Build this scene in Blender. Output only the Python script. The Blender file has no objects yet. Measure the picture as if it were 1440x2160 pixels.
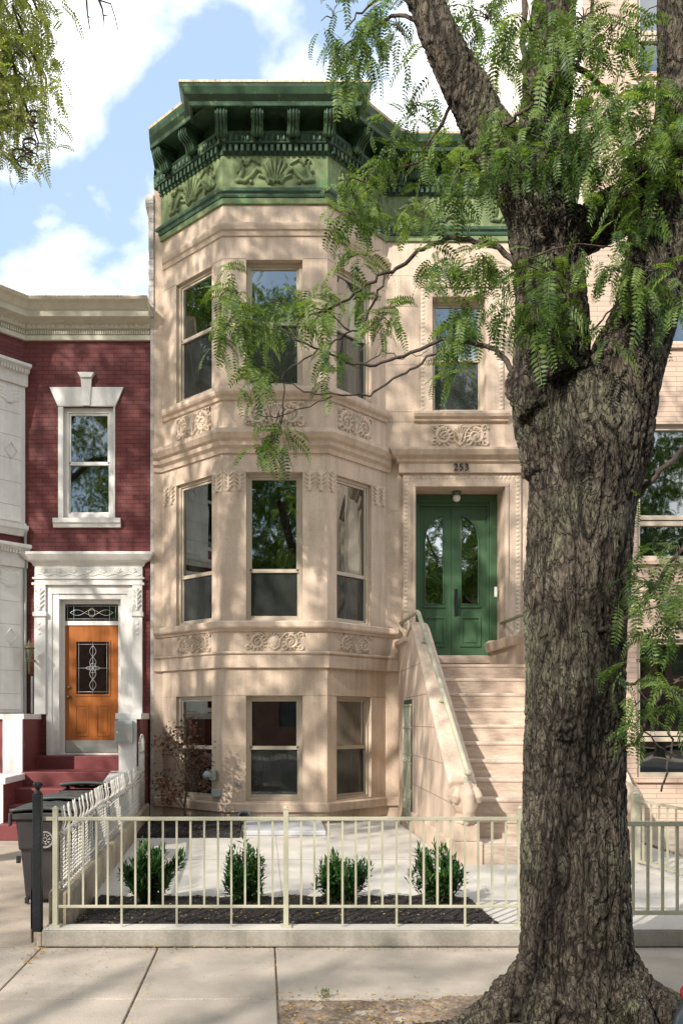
import bpy, bmesh, math, random
import numpy as np
from mathutils import Matrix, Vector
R = math.radians
random.seed(7); rng = np.random.default_rng(11)
sc = bpy.context.scene
C = sc.collection
# ------------------------------------------------------------------ camera, sky, sun, exposure
FP = 1800.0; CX = 555.0; VH = 1520.0; EYE = 1.6
cd = bpy.data.cameras.new('camera'); cam = bpy.data.objects.new('camera', cd); C.objects.link(cam)
cam.location = (0, 0, EYE); cam.rotation_euler = (R(90), 0, 0)
cd.sensor_fit = 'VERTICAL'; cd.sensor_height = 36; cd.lens = FP/2160*36
cd.shift_x = (720-CX)/2160; cd.shift_y = (VH-1080)/2160
cd.clip_start = .05; cd.clip_end = 900
sc.camera = cam
SUN_AZ = 40; SUN_EL = 31.5          # azimuth left of the facade normal, elevation
sd = Vector((-math.sin(R(SUN_AZ))*math.cos(R(SUN_EL)), -math.cos(R(SUN_AZ))*math.cos(R(SUN_EL)), math.sin(R(SUN_EL))))
ld = bpy.data.lights.new('sun', 'SUN'); ld.energy = 4.8; ld.angle = R(.55); ld.color = (1, .94, .86)
lo = bpy.data.objects.new('sun', ld); C.objects.link(lo); lo.rotation_euler = sd.to_track_quat('Z', 'Y').to_euler()
w = bpy.data.worlds.new('World'); sc.world = w; w.use_nodes = True
nt = w.node_tree; nt.nodes.clear()
def N(nt, t, **k):
    n = nt.nodes.new(t)
    for a, b in k.items():
        if a == 'inp':
            for i, v in b.items(): n.inputs[i].default_value = v
        else: setattr(n, a, b)
    return n
wo = N(nt, 'ShaderNodeOutputWorld'); bg = N(nt, 'ShaderNodeBackground', inp={'Strength': .135})
sky = N(nt, 'ShaderNodeTexSky', sky_type='NISHITA', sun_disc=False, sun_elevation=R(SUN_EL), sun_rotation=math.atan2(sd.x, sd.y), air_density=1.0, dust_density=.6, ozone_density=1.0)
tc = N(nt, 'ShaderNodeTexCoord'); mp = N(nt, 'ShaderNodeMapping', inp={'Location': (3.1, .4, 1.2), 'Scale': (1.25, 1.25, 2.0)})
no = N(nt, 'ShaderNodeTexNoise', inp={'Scale': 3.3, 'Detail': 9, 'Roughness': .5, 'Distortion': .25})
cr = N(nt, 'ShaderNodeValToRGB'); cr.color_ramp.elements[0].position = .44; cr.color_ramp.elements[1].position = .58
mx = N(nt, 'ShaderNodeMixRGB'); mx.inputs[2].default_value = (11.0, 11.0, 11.3, 1)
hz_ = N(nt, 'ShaderNodeMixRGB', inp={0: .34}); hz_.inputs[2].default_value = (6.6, 8.4, 10.6, 1)
nt.links.new(tc.outputs['Generated'], mp.inputs[0]); nt.links.new(mp.outputs[0], no.inputs[0]); nt.links.new(no.outputs[0], cr.inputs[0])
nt.links.new(sky.outputs[0], hz_.inputs[1])
nt.links.new(cr.outputs[0], mx.inputs[0]); nt.links.new(hz_.outputs[0], mx.inputs[1]); nt.links.new(mx.outputs[0], bg.inputs[0]); nt.links.new(bg.outputs[0], wo.inputs[0])
sc.view_settings.view_transform = 'Standard'; sc.view_settings.look = 'None'; sc.view_settings.exposure = 0.50; sc.view_settings.gamma = 1
sc.render.engine = 'CYCLES'
sc.cycles.max_bounces = 6; sc.cycles.transparent_max_bounces = 8; sc.cycles.diffuse_bounces = 3; sc.cycles.glossy_bounces = 3; sc.cycles.transmission_bounces = 3
try: sc.cycles.use_denoising = True
except Exception: pass

# ------------------------------------------------------------------ materials
def base_mat(name):
    m = bpy.data.materials.new(name); m.use_nodes = True; nt = m.node_tree
    b = nt.nodes['Principled BSDF']; return m, nt, b
def mk(name, col, rough=.6, var=.18, vs=1.6, col2=None, c2=.5, fine=.06, bump=.15, bs=70, stretch=(1, 1, 1), metal=0, spec=.4, coord='Object', streak=0, brick=None, layer=None):
    m, nt, b = base_mat(name); L = nt.links.new
    tc = N(nt, 'ShaderNodeTexCoord'); mp = N(nt, 'ShaderNodeMapping', inp={'Scale': stretch}); L(tc.outputs[coord], mp.inputs[0])
    n1 = N(nt, 'ShaderNodeTexNoise', inp={'Scale': vs, 'Detail': 6, 'Roughness': .6}); L(mp.outputs[0], n1.inputs[0])
    c2v = col2 if col2 else tuple(c*(1-var) for c in col)
    r1 = N(nt, 'ShaderNodeValToRGB'); r1.color_ramp.elements[0].position = .5-.18; r1.color_ramp.elements[1].position = .5+.18
    r1.color_ramp.elements[0].color = (*c2v, 1); r1.color_ramp.elements[1].color = (*[min(1, c*(1+var*.35)) for c in col], 1)
    L(n1.outputs[0], r1.inputs[0]); out = r1.outputs[0]
    n2 = N(nt, 'ShaderNodeTexNoise', inp={'Scale': bs, 'Detail': 4}); L(mp.outputs[0], n2.inputs[0])
    mm = N(nt, 'ShaderNodeMapRange', inp={'From Min': .3, 'From Max': .7, 'To Min': 1-fine, 'To Max': 1+fine}); L(n2.outputs[0], mm.inputs[0])
    hs = N(nt, 'ShaderNodeMixRGB', blend_type='MULTIPLY', inp={0: 1}); L(out, hs.inputs[1]); L(mm.outputs[0], hs.inputs[2]); out = hs.outputs[0]
    if streak:
        mp3 = N(nt, 'ShaderNodeMapping', inp={'Scale': (9, 9, .7)}); L(tc.outputs['Object'], mp3.inputs[0])
        n3 = N(nt, 'ShaderNodeTexNoise', inp={'Scale': 1.2, 'Detail': 5}); L(mp3.outputs[0], n3.inputs[0])
        m3 = N(nt, 'ShaderNodeMapRange', inp={'From Min': .4, 'From Max': .65, 'To Min': 1-streak, 'To Max': 1}); L(n3.outputs[0], m3.inputs[0])
        h3 = N(nt, 'ShaderNodeMixRGB', blend_type='MULTIPLY', inp={0: 1}); L(out, h3.inputs[1]); L(m3.outputs[0], h3.inputs[2]); out = h3.outputs[0]
    bsrc = n2.outputs[0]; hgt = bsrc
    if brick:
        bw, bh, mo, mcol, bvar = brick
        bt = N(nt, 'ShaderNodeTexBrick', inp={'Scale': 1, 'Mortar Size': mo, 'Mortar Smooth': .2, 'Brick Width': bw, 'Row Height': bh, 'Bias': 0})
        bt.inputs['Color1'].default_value = (1, 1, 1, 1); bt.inputs['Color2'].default_value = (1-bvar,)*3+(1,); bt.inputs['Mortar'].default_value = (*mcol, 1)
        L(tc.outputs['UV'], bt.inputs[0])
        h4 = N(nt, 'ShaderNodeMixRGB', blend_type='MULTIPLY', inp={0: 1}); L(out, h4.inputs[1]); L(bt.outputs[0], h4.inputs[2]); out = h4.outputs[0]
        bp0 = N(nt, 'ShaderNodeBump', inp={'Strength': .6, 'Distance': .006}, invert=True); L(bt.outputs['Fac'], bp0.inputs['Height'])
    if layer:                       # worn patches of another colour
        lc, ls, lt = layer
        n5 = N(nt, 'ShaderNodeTexNoise', inp={'Scale': ls, 'Detail': 8, 'Roughness': .7}); L(tc.outputs['Object'], n5.inputs[0])
        r5 = N(nt, 'ShaderNodeValToRGB'); r5.color_ramp.elements[0].position = lt; r5.color_ramp.elements[1].position = lt+.06; L(n5.outputs[0], r5.inputs[0])
        h5 = N(nt, 'ShaderNodeMixRGB'); L(r5.outputs[0], h5.inputs[0]); L(out, h5.inputs[1]); h5.inputs[2].default_value = (*lc, 1); out = h5.outputs[0]
    L(out, b.inputs['Base Color'])
    bp = N(nt, 'ShaderNodeBump', inp={'Strength': bump, 'Distance': .01}); L(hgt, bp.inputs['Height'])
    if brick: L(bp0.outputs[0], bp.inputs['Normal'])
    L(bp.outputs[0], b.inputs['Normal'])
    b.inputs['Roughness'].default_value = rough; b.inputs['Metallic'].default_value = metal; b.inputs['Specular IOR Level'].default_value = spec
    return m
def glass_mat(name, tint=(.30, .36, .32), refl=.22, rough=.015):
    m, nt, b = base_mat(name); L = nt.links.new; nt.nodes.remove(b); o = nt.nodes['Material Output']
    t = N(nt, 'ShaderNodeBsdfTransparent', inp={0: (*tint, 1)}); g = N(nt, 'ShaderNodeBsdfGlossy', inp={0: (.92, .97, .95, 1), 'Roughness': rough})
    f = N(nt, 'ShaderNodeFresnel', inp={0: 1.6}); a = N(nt, 'ShaderNodeMath', operation='ADD', use_clamp=True, inp={1: refl})
    tc = N(nt, 'ShaderNodeTexCoord'); n = N(nt, 'ShaderNodeTexNoise', inp={'Scale': 1.7, 'Detail': 1}); bp = N(nt, 'ShaderNodeBump', inp={'Strength': .12, 'Distance': .02})
    L(tc.outputs['Object'], n.inputs[0]); L(n.outputs[0], bp.inputs['Height']); L(bp.outputs[0], g.inputs['Normal'])
    x = N(nt, 'ShaderNodeMixShader'); L(f.outputs[0], a.inputs[0]); L(a.outputs[0], x.inputs[0]); L(t.outputs[0], x.inputs[1]); L(g.outputs[0], x.inputs[2]); L(x.outputs[0], o.inputs[0])
    return m
def screen_mat(name):
    m, nt, b = base_mat(name); L = nt.links.new; o = nt.nodes['Material Output']
    b.inputs['Base Color'].default_value = (.035, .04, .038, 1); b.inputs['Roughness'].default_value = .8
    t = N(nt, 'ShaderNodeBsdfTransparent'); x = N(nt, 'ShaderNodeMixShader', inp={0: .5}); L(b.outputs[0], x.inputs[1]); L(t.outputs[0], x.inputs[2]); L(x.outputs[0], o.inputs[0])
    return m
def leaf_mat(name, c1, c2, trans=.35, scale=2.5, rough=.5):
    m, nt, b = base_mat(name); L = nt.links.new; o = nt.nodes['Material Output']
    tc = N(nt, 'ShaderNodeTexCoord'); n = N(nt, 'ShaderNodeTexNoise', inp={'Scale': scale, 'Detail': 3}); L(tc.outputs['Object'], n.inputs[0])
    gi = N(nt, 'ShaderNodeNewGeometry'); r = N(nt, 'ShaderNodeValToRGB'); r.color_ramp.elements[0].position = .35; r.color_ramp.elements[1].position = .68
    ad = N(nt, 'ShaderNodeMath', operation='MULTIPLY_ADD', inp={1: .35, 2: -.17}); L(gi.outputs['Random Per Island'], ad.inputs[0])
    a2 = N(nt, 'ShaderNodeMath', operation='ADD'); L(n.outputs[0], a2.inputs[0]); L(ad.outputs[0], a2.inputs[1]); L(a2.outputs[0], r.inputs[0])
    r.color_ramp.elements[0].color = (*c1, 1); r.color_ramp.elements[1].color = (*c2, 1)
    L(r.outputs[0], b.inputs['Base Color']); b.inputs['Roughness'].default_value = rough; b.inputs['Specular IOR Level'].default_value = .35
    tr = N(nt, 'ShaderNodeBsdfTranslucent'); gm = N(nt, 'ShaderNodeMixRGB', blend_type='MULTIPLY', inp={0: 1}); L(r.outputs[0], gm.inputs[1]); gm.inputs[2].default_value = (1.7, 1.8, .7, 1)
    L(gm.outputs[0], tr.inputs[0]); x = N(nt, 'ShaderNodeMixShader', inp={0: trans}); L(b.outputs[0], x.inputs[1]); L(tr.outputs[0], x.inputs[2]); L(x.outputs[0], o.inputs[0])
    return m
def bark_mat(name):
    m, nt, b = base_mat(name); L = nt.links.new
    tc = N(nt, 'ShaderNodeTexCoord'); at = N(nt, 'ShaderNodeAttribute', attribute_name='furrow')
    r = N(nt, 'ShaderNodeValToRGB'); e = r.color_ramp.elements; e[0].position = 0; e[0].color = (.010, .008, .007, 1); e[1].position = 1; e[1].color = (.150, .122, .090, 1)
    e.new(.45).color = (.060, .048, .037, 1)
    L(at.outputs['Fac'], r.inputs[0])
    n1 = N(nt, 'ShaderNodeTexNoise', inp={'Scale': 2.4, 'Detail': 7, 'Roughness': .65}); L(tc.outputs['Object'], n1.inputs[0])
    r1 = N(nt, 'ShaderNodeValToRGB'); r1.color_ramp.elements[0].position = .5; r1.color_ramp.elements[1].position = .66; L(n1.outputs[0], r1.inputs[0])
    mx = N(nt, 'ShaderNodeMixRGB'); lk = N(nt, 'ShaderNodeMath', operation='MULTIPLY'); L(r1.outputs[0], lk.inputs[0]); L(at.outputs['Fac'], lk.inputs[1]); L(lk.outputs[0], mx.inputs[0]); L(r.outputs[0], mx.inputs[1]); mx.inputs[2].default_value = (.18, .18, .115, 1)
    n2 = N(nt, 'ShaderNodeTexNoise', inp={'Scale': 60, 'Detail': 6, 'Roughness': .7}); mp = N(nt, 'ShaderNodeMapping', inp={'Scale': (1, 1, .35)}); L(tc.outputs['Object'], mp.inputs[0]); L(mp.outputs[0], n2.inputs[0])
    mr = N(nt, 'ShaderNodeMapRange', inp={'From Min': .3, 'From Max': .7, 'To Min': .55, 'To Max': 1.4}); L(n2.outputs[0], mr.inputs[0])
    mu = N(nt, 'ShaderNodeMixRGB', blend_type='MULTIPLY', inp={0: 1}); L(mx.outputs[0], mu.inputs[1]); L(mr.outputs[0], mu.inputs[2]); L(mu.outputs[0], b.inputs['Base Color'])
    nw = N(nt, 'ShaderNodeTexNoise', inp={'Scale': 9, 'Detail': 4}); L(mp.outputs[0], nw.inputs[0])
    av = N(nt, 'ShaderNodeMixRGB', blend_type='LINEAR_LIGHT', inp={0: .12}); L(tc.outputs['Object'], av.inputs[1]); L(nw.outputs['Color'], av.inputs[2])
    last = mu.outputs[0]; hts = []
    for scl, wd, dk in (((34, 34, 7.5), .045, .42), ((70, 70, 22), .06, .70)):
        m2 = N(nt, 'ShaderNodeMapping', inp={'Scale': scl}); L(av.outputs[0], m2.inputs[0])
        vo = N(nt, 'ShaderNodeTexVoronoi', feature='DISTANCE_TO_EDGE', inp={'Scale': 1, 'Randomness': 1}); L(m2.outputs[0], vo.inputs['Vector'])
        mk_ = N(nt, 'ShaderNodeMapRange', inp={'From Min': 0, 'From Max': wd*2, 'To Min': dk, 'To Max': 1}); L(vo.outputs['Distance'], mk_.inputs[0]); hts.append(mk_.outputs[0])
        mq = N(nt, 'ShaderNodeMixRGB', blend_type='MULTIPLY', inp={0: 1}); L(last, mq.inputs[1]); L(mk_.outputs[0], mq.inputs[2]); last = mq.outputs[0]
    L(last, b.inputs['Base Color'])
    ad = N(nt, 'ShaderNodeMath', operation='MULTIPLY_ADD', inp={1: .5}); L(n2.outputs[0], ad.inputs[0]); L(hts[0], ad.inputs[2])
    ad2 = N(nt, 'ShaderNodeMath', operation='MULTIPLY_ADD', inp={1: .4}); L(hts[1], ad2.inputs[0]); L(ad.outputs[0], ad2.inputs[2])
    bp = N(nt, 'ShaderNodeBump', inp={'Strength': 1.0, 'Distance': .014}); L(ad2.outputs[0], bp.inputs['Height']); L(bp.outputs[0], b.inputs['Normal']); b.inputs['Roughness'].default_value = .9
    b.inputs['Specular IOR Level'].default_value = .2
    return m
M = {}
M['stone'] = mk('tan_stucco', (.65, .505, .385), .85, var=.20, vs=1.3, bump=.3, bs=45, fine=.07, streak=.16, layer=((.52, .39, .28), 1.9, .63), spec=.2)
M['carved'] = mk('carved_stone', (.62, .50, .385), .85, var=.2, vs=6, bump=.12, bs=90, spec=.2)
M['joint'] = mk('joint_line', (.30, .22, .16), .9, bump=0)
M['step'] = mk('sandstone_steps', (.58, .455, .36), .85, var=.22, vs=5, stretch=(.6, .6, 5), bump=.35, bs=22, fine=.16, spec=.2)
M['tread'] = mk('sunlit_stone_tread', (.60, .485, .39), .85, var=.2, vs=4, bump=.2, bs=40, fine=.1, spec=.2)  # paler than the risers: sunlight on the treads put into the colour
M['cheek'] = mk('stoop_stucco', (.61, .47, .36), .8, var=.16, vs=2.5, stretch=(1, 1, .5), bump=.2, bs=30, fine=.07, spec=.25, streak=.12)
M['green'] = mk('dark_green_paint', (.042, .088, .046), .5, var=.45, vs=5, bump=.2, bs=60, fine=.15, layer=((.12, .19, .085), 3.6, .565))
M['frieze'] = mk('weathered_pale_green_paint', (.22, .275, .12), .7, var=.4, vs=4, bump=.2, bs=60, fine=.1, streak=.25, layer=((.10, .19, .07), 3.0, .58))
M['flash'] = mk('peeling_white_roof_flashing', (.70, .66, .52), .7, var=.3, vs=9, col2=(.45, .28, .14), stretch=(6, 6, 1), bump=.3, bs=40)
M['doorgreen'] = mk('door_green_paint', (.056, .118, .056), .38, var=.12, vs=3, bump=.05, bs=90, fine=.03, spec=.5)
M['frame'] = mk('beige_window_frame', (.50, .42, .32), .5, var=.08, bump=.02)
M['glass'] = glass_mat('window_glass'); M['glassdoor'] = glass_mat('door_glass', (.06, .06, .06), .42); M['glassred'] = glass_mat('red_house_glass', (.16, .24, .21), .14)
M['screen'] = screen_mat('insect_screen')
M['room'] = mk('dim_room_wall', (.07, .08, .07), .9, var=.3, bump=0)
M['curtain'] = mk('pale_curtain', (.36, .38, .34), .9, var=.3, vs=5, stretch=(14, 14, .3), bump=.3)
M['black'] = mk('black_metal', (.005, .007, .010), .5, var=.3, vs=12, bump=.25, bs=50, layer=((.35, .35, .36), 11, .70))
M['iron'] = mk('black_iron', (.015, .015, .017), .4, bump=.1)
M['white'] = mk('white_terracotta', (.78, .75, .70), .42, var=.10, vs=2.5, bump=.12, bs=14, fine=.03, streak=.10, spec=.5)
M['whitejoint'] = mk('tile_joint', (.36, .34, .31), .9, bump=0)
M['creamtrim'] = mk('cream_cornice_paint', (.66, .61, .48), .6, var=.12, bump=.1, streak=.1)
M['redbrick'] = mk('red_painted_brick', (.185, .040, .038), .6, var=.22, vs=1.4, bump=.2, bs=90, fine=.08, brick=(.205, .068, .0035, (.25, .2, .2), .30))
M['redpaint'] = mk('red_painted_masonry', (.165, .037, .037), .55, var=.25, vs=2.5, bump=.25, bs=40, layer=((.36, .16, .14), 3.5, .64))
M['wood'] = mk('orange_stained_wood', (.36, .108, .016), .45, var=.25, vs=2.5, stretch=(9, 9, .5), bump=.08, bs=20, fine=.08)
M['steel'] = mk('brushed_steel', (.42, .42, .38), .4, metal=.6, var=.1, bump=.05, stretch=(1, 1, 12))
M['brass'] = mk('aged_brass', (.22, .17, .085), .45, metal=.6, var=.3, vs=20, bump=.1)
M['lead'] = mk('lead_came', (.62, .64, .62), .4, metal=.3, bump=0)
M['tanbrick'] = mk('tan_long_brick', (.57, .425, .325), .8, var=.12, vs=1.2, bump=.2, bs=60, fine=.05, brick=(.61, .078, .0035, (.52, .48, .46), .10))
M['sidewall'] = mk('pale_stucco_side_wall', (.78, .70, .62), .9, var=.08, vs=.4)
M['walk'] = mk('sidewalk_concrete', (.42, .36, .295), .9, var=.30, vs=1.7, bump=.35, bs=150, fine=.26, layer=((.33, .29, .24), 2.2, .58))
M['yard'] = mk('new_pale_concrete', (.52, .485, .43), .88, var=.2, vs=1.6, bump=.2, bs=90, fine=.09, layer=((.42, .385, .33), 2.4, .60))
M['oldyard'] = mk('worn_concrete', (.40, .33, .26), .92, var=.3, vs=2, bump=.3, bs=80, fine=.2)
M['kerb'] = mk('kerb_concrete', (.33, .30, .25), .9, var=.25, vs=3, bump=.3, bs=60, fine=.1, streak=.15)
M['dirtykerb'] = mk('dirty_concrete', (.34, .28, .20), .9, var=.4, vs=4, bump=.4, bs=40, fine=.15)
M['asphalt'] = mk('asphalt', (.05, .05, .05), .9, bump=.3)
M['soil'] = mk('tree_pit_soil', (.23, .17, .12), .95, var=.5, vs=5, bump=.8, bs=40, fine=.35, layer=((.36, .32, .27), 6, .56))
M['mulch'] = mk('black_mulch', (.018, .014, .012), .9, var=.5, vs=20, bump=.9, bs=50, fine=.5)
M['fence'] = mk('pale_khaki_metal_paint', (.42, .40, .29), .5, var=.18, vs=6, bump=.2, bs=120, fine=.08)
M['oldfence'] = mk('peeling_white_paint', (.56, .53, .47), .6, var=.2, vs=8, bump=.4, bs=60, fine=.15, layer=((.33, .17, .08), 4.5, .565))
M['bin'] = mk('dark_grey_plastic', (.040, .035, .036), .55, var=.12, bump=.12, bs=120)
M['lid'] = mk('grey_green_plastic_lid', (.055, .066, .062), .45, var=.15, bump=.1)
M['leaf'] = leaf_mat('locust_leaves', (.045, .090, .026), (.18, .25, .065), .40, 3)
M['leaf2'] = leaf_mat('sunlit_locust_leaves', (.11, .155, .05), (.36, .36, .14), .5, 3)  # yellow green, lightened so the sun on the hanging leaves is in the colour
M['shrub'] = leaf_mat('dark_laurel_leaves', (.012, .045, .012), (.075, .165, .040), .2, 6, .32)
M['maple'] = leaf_mat('maroon_maple_leaves', (.045, .022, .016), (.15, .075, .045), .25, 6)
M['bark'] = bark_mat('furrowed_bark')
M['twig'] = mk('twig_bark', (.085, .062, .048), .85, var=.4, vs=25, bump=.5, bs=80, fine=.2)
M['meter'] = mk('grey_meter_metal', (.34, .36, .35), .5, bump=.1)
M['globe'] = mk('white_globe', (.85, .83, .78), .3, bump=0)
M['litter'] = leaf_mat('dry_yellow_leaves', (.30, .12, .03), (.62, .46, .08), .1, 30)
M['brown'] = mk('brown_brick', (.20, .10, .07), .85, brick=(.2, .07, .006, (.7, .7, .7), .2), var=.3)
M['carpaint'] = mk('slate_blue_car_paint', (.035, .055, .07), .18, var=.02, bump=0, spec=.6, fine=0)
M['carsilver'] = mk('pale_silver_plastic', (.55, .55, .56), .3, bump=0, fine=0)
M['red'] = mk('red_lens', (.30, .01, .015), .15, bump=0, fine=0)
M['rubber'] = mk('black_rubber', (.02, .02, .02), .8)
M['darkglass'] = mk('dark_car_glass', (.01, .012, .014), .05, bump=0, fine=0, spec=.8)

# ------------------------------------------------------------------ mesh helpers
class Fr:                       # local frame on a wall: s along, n outward, z up
    def __init__(s, p0, p1):
        s.o = np.array(p0, float); d = np.array(p1, float)-s.o; s.len = float(np.linalg.norm(d)); s.d = d/s.len; s.nn = np.array((s.d[1], -s.d[0]))
    def p(s, a, n, z): q = s.o+s.d*a+s.nn*n; return (q[0], q[1], z)
    def s_of_u(s, u):           # distance along the wall seen in image column u
        k = (u-CX)/FP; return (k*s.o[1]-s.o[0])/(s.d[0]-k*s.d[1])
def FX(y): return Fr((0, y), (1, y))        # frame of a wall facing the street; s equals world X
class MB:
    def __init__(s): s.v = []; s.f = []; s.sm = []
    def add(s, vs, fs, smooth=False):
        o = len(s.v); s.v.extend([tuple(map(float, q)) for q in vs]); s.f.extend([tuple(i+o for i in f) for f in fs]); s.sm.extend([smooth]*len(fs)); return s
    def quad(s, *q): return s.add(q, [(0, 1, 2, 3)])
    def hexa(s, p):             # 8 points: bottom 4 then top 4
        return s.add(p, [(3, 2, 1, 0), (4, 5, 6, 7), (0, 1, 5, 4), (1, 2, 6, 5), (2, 3, 7, 6), (3, 0, 4, 7)])
    def box(s, x0, x1, y0, y1, z0, z1): return s.hexa([(x0, y0, z0), (x1, y0, z0), (x1, y1, z0), (x0, y1, z0), (x0, y0, z1), (x1, y0, z1), (x1, y1, z1), (x0, y1, z1)])
    def fb(s, fr, a0, a1, n0, n1, z0, z1):     # box in a wall frame, n0<n1
        return s.hexa([fr.p(a0, n1, z0), fr.p(a1, n1, z0), fr.p(a1, n0, z0), fr.p(a0, n0, z0), fr.p(a0, n1, z1), fr.p(a1, n1, z1), fr.p(a1, n0, z1), fr.p(a0, n0, z1)])
    def prism(s, poly, z0, z1):
        n = len(poly); vs = [(x, y, z0) for x, y in poly]+[(x, y, z1) for x, y in poly]
        return s.add(vs, [tuple(range(n-1, -1, -1)), tuple(range(n, 2*n))]+[(i, (i+1) % n, n+(i+1) % n, n+i) for i in range(n)])
    def ext(s, pts, fn, a0, a1):               # extrude a polygon; fn(p, a) -> 3D
        n = len(pts); vs = [fn(p, a0) for p in pts]+[fn(p, a1) for p in pts]
        return s.add(vs, [tuple(range(n)), tuple(range(2*n-1, n-1, -1))]+[(i, n+i, n+(i+1) % n, (i+1) % n) for i in range(n)])
    def sweep(s, path, prof, d0=None, d1=None):   # prof: closed polygon of (n, z); path: plan points, outward to the right hand (n = (dy,-dx))
        P = [np.array(p, float) for p in path]; off = []
        nrm = []
        for i in range(len(P)-1):
            d = P[i+1]-P[i]; d /= np.linalg.norm(d); nrm.append(np.array((d[1], -d[0])))
        for i in range(len(P)):
            if i == 0: o = nrm[0] if d0 is None else np.array(d0)/np.dot(d0, nrm[0])
            elif i == len(P)-1: o = nrm[-1] if d1 is None else np.array(d1)/np.dot(d1, nrm[-1])
            else: b = nrm[i-1]+nrm[i]; o = b/np.dot(b, nrm[i])
            off.append(o)
        n = len(prof); vs = []
        for p, o in zip(P, off):
            for a, z in prof: q = p+o*a; vs.append((q[0], q[1], z))
        fs = []
        for i in range(len(P)-1):
            for j in range(n): k = (j+1) % n; fs.append((i*n+j, i*n+k, (i+1)*n+k, (i+1)*n+j))
        fs.append(tuple(range(n-1, -1, -1))); fs.append(tuple(range((len(P)-1)*n, len(P)*n)))
        return s.add(vs, fs)
    def tube(s, pts, rad, sides=6, caps=True):
        P = [Vector(p) for p in pts]; n = len(P)
        if not hasattr(rad, '__len__'): rad = [rad]*n
        vs = []; up = None
        for i in range(n):
            t = (P[min(i+1, n-1)]-P[max(i-1, 0)])
            if t.length < 1e-9: t = Vector((0, 0, 1))
            t.normalize()
            if up is None: up = t.orthogonal().normalized()
            else:
                up = up-t*up.dot(t)
                up = up.normalized() if up.length > 1e-6 else t.orthogonal().normalized()
            b = t.cross(up)
            for k in range(sides):
                a = 2*math.pi*k/sides; q = P[i]+(up*math.cos(a)+b*math.sin(a))*rad[i]; vs.append(tuple(q))
        fs = [(i*sides+k, i*sides+(k+1) % sides, (i+1)*sides+(k+1) % sides, (i+1)*sides+k) for i in range(n-1) for k in range(sides)]
        s.add(vs, fs, True)
        if caps: s.f.append(tuple(len(s.v)-len(vs)+k for k in range(sides-1, -1, -1))); s.f.append(tuple(len(s.v)-sides+k for k in range(sides))); s.sm += [False, False]
        return s
    def lathe(s, c, prof, sides=16, ax=None):  # prof (r, h) around an axis (z by default)
        ax = Vector(ax or (0, 0, 1)).normalized(); u = ax.orthogonal().normalized(); v = ax.cross(u); c = Vector(c); vs = []
        for r, h in prof:
            for k in range(sides):
                a = 2*math.pi*k/sides; vs.append(tuple(c+ax*h+(u*math.cos(a)+v*math.sin(a))*r))
        n = len(prof); fs = [(i*sides+k, i*sides+(k+1) % sides, (i+1)*sides+(k+1) % sides, (i+1)*sides+k) for i in range(n-1) for k in range(sides)]
        fs += [tuple(range(sides-1, -1, -1)), tuple((n-1)*sides+k for k in range(sides))]
        return s.add(vs, fs, True)
    def ball(s, c, rx, ry, rz, seg=14):
        pr = []; vs = []; rings = seg//2+1
        for i in range(rings+1):
            th = math.pi*i/rings
            for k in range(seg):
                a = 2*math.pi*k/seg; vs.append((c[0]+rx*math.sin(th)*math.cos(a), c[1]+ry*math.sin(th)*math.sin(a), c[2]-rz*math.cos(th)))
        fs = [(i*seg+k, i*seg+(k+1) % seg, (i+1)*seg+(k+1) % seg, (i+1)*seg+k) for i in range(rings) for k in range(seg)]
        return s.add(vs, fs, True)
    def wall(s, fr, a0, a1, z0, z1, holes=(), depth=.22, n=0.0):   # outer face with openings and their reveals
        A = sorted({a0, a1, *[h[0] for h in holes], *[h[1] for h in holes]}); Z = sorted({z0, z1, *[h[2] for h in holes], *[h[3] for h in holes]})
        for i in range(len(A)-1):
            for j in range(len(Z)-1):
                ca = (A[i]+A[i+1])/2; cz = (Z[j]+Z[j+1])/2
                if any(h[0] < ca < h[1] and h[2] < cz < h[3] for h in holes): continue
                s.quad(fr.p(A[i], n, Z[j]), fr.p(A[i+1], n, Z[j]), fr.p(A[i+1], n, Z[j+1]), fr.p(A[i], n, Z[j+1]))
        for a, b, c, d in holes:
            m = n-depth
            s.quad(fr.p(a, n, c), fr.p(a, n, d), fr.p(a, m, d), fr.p(a, m, c)); s.quad(fr.p(b, m, c), fr.p(b, m, d), fr.p(b, n, d), fr.p(b, n, c))
            s.quad(fr.p(a, m, c), fr.p(b, m, c), fr.p(b, n, c), fr.p(a, n, c)); s.quad(fr.p(a, n, d), fr.p(b, n, d), fr.p(b, m, d), fr.p(a, m, d))
        return s
    def relief(s, fr, a0, a1, z0, z1, n0, stamps, step=.009, base=.0):  # carved relief as a raised height field; stamps (x, z, r, h) from the panel's lower left corner
        nx = max(3, int((a1-a0)/step)); nz = max(3, int((z1-z0)/step))
        X, Z = np.meshgrid(np.linspace(0, a1-a0, nx+1), np.linspace(0, z1-z0, nz+1)); H = np.zeros_like(X)
        for x, z, r, h in stamps:
            d2 = ((X-x)**2+(Z-z)**2)/(r*r); k = d2 < 1
            if k.any(): H[k] = np.maximum(H[k], h*np.sqrt(1-d2[k]))
        vs = []
        for j in range(nz+1):
            for i in range(nx+1): vs.append(fr.p(a0+X[j, i], n0+base+H[j, i], z0+Z[j, i]))
        fs = [(j*(nx+1)+i, j*(nx+1)+i+1, (j+1)*(nx+1)+i+1, (j+1)*(nx+1)+i) for j in range(nz) for i in range(nx)]
        return s.add(vs, fs, False)
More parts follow.
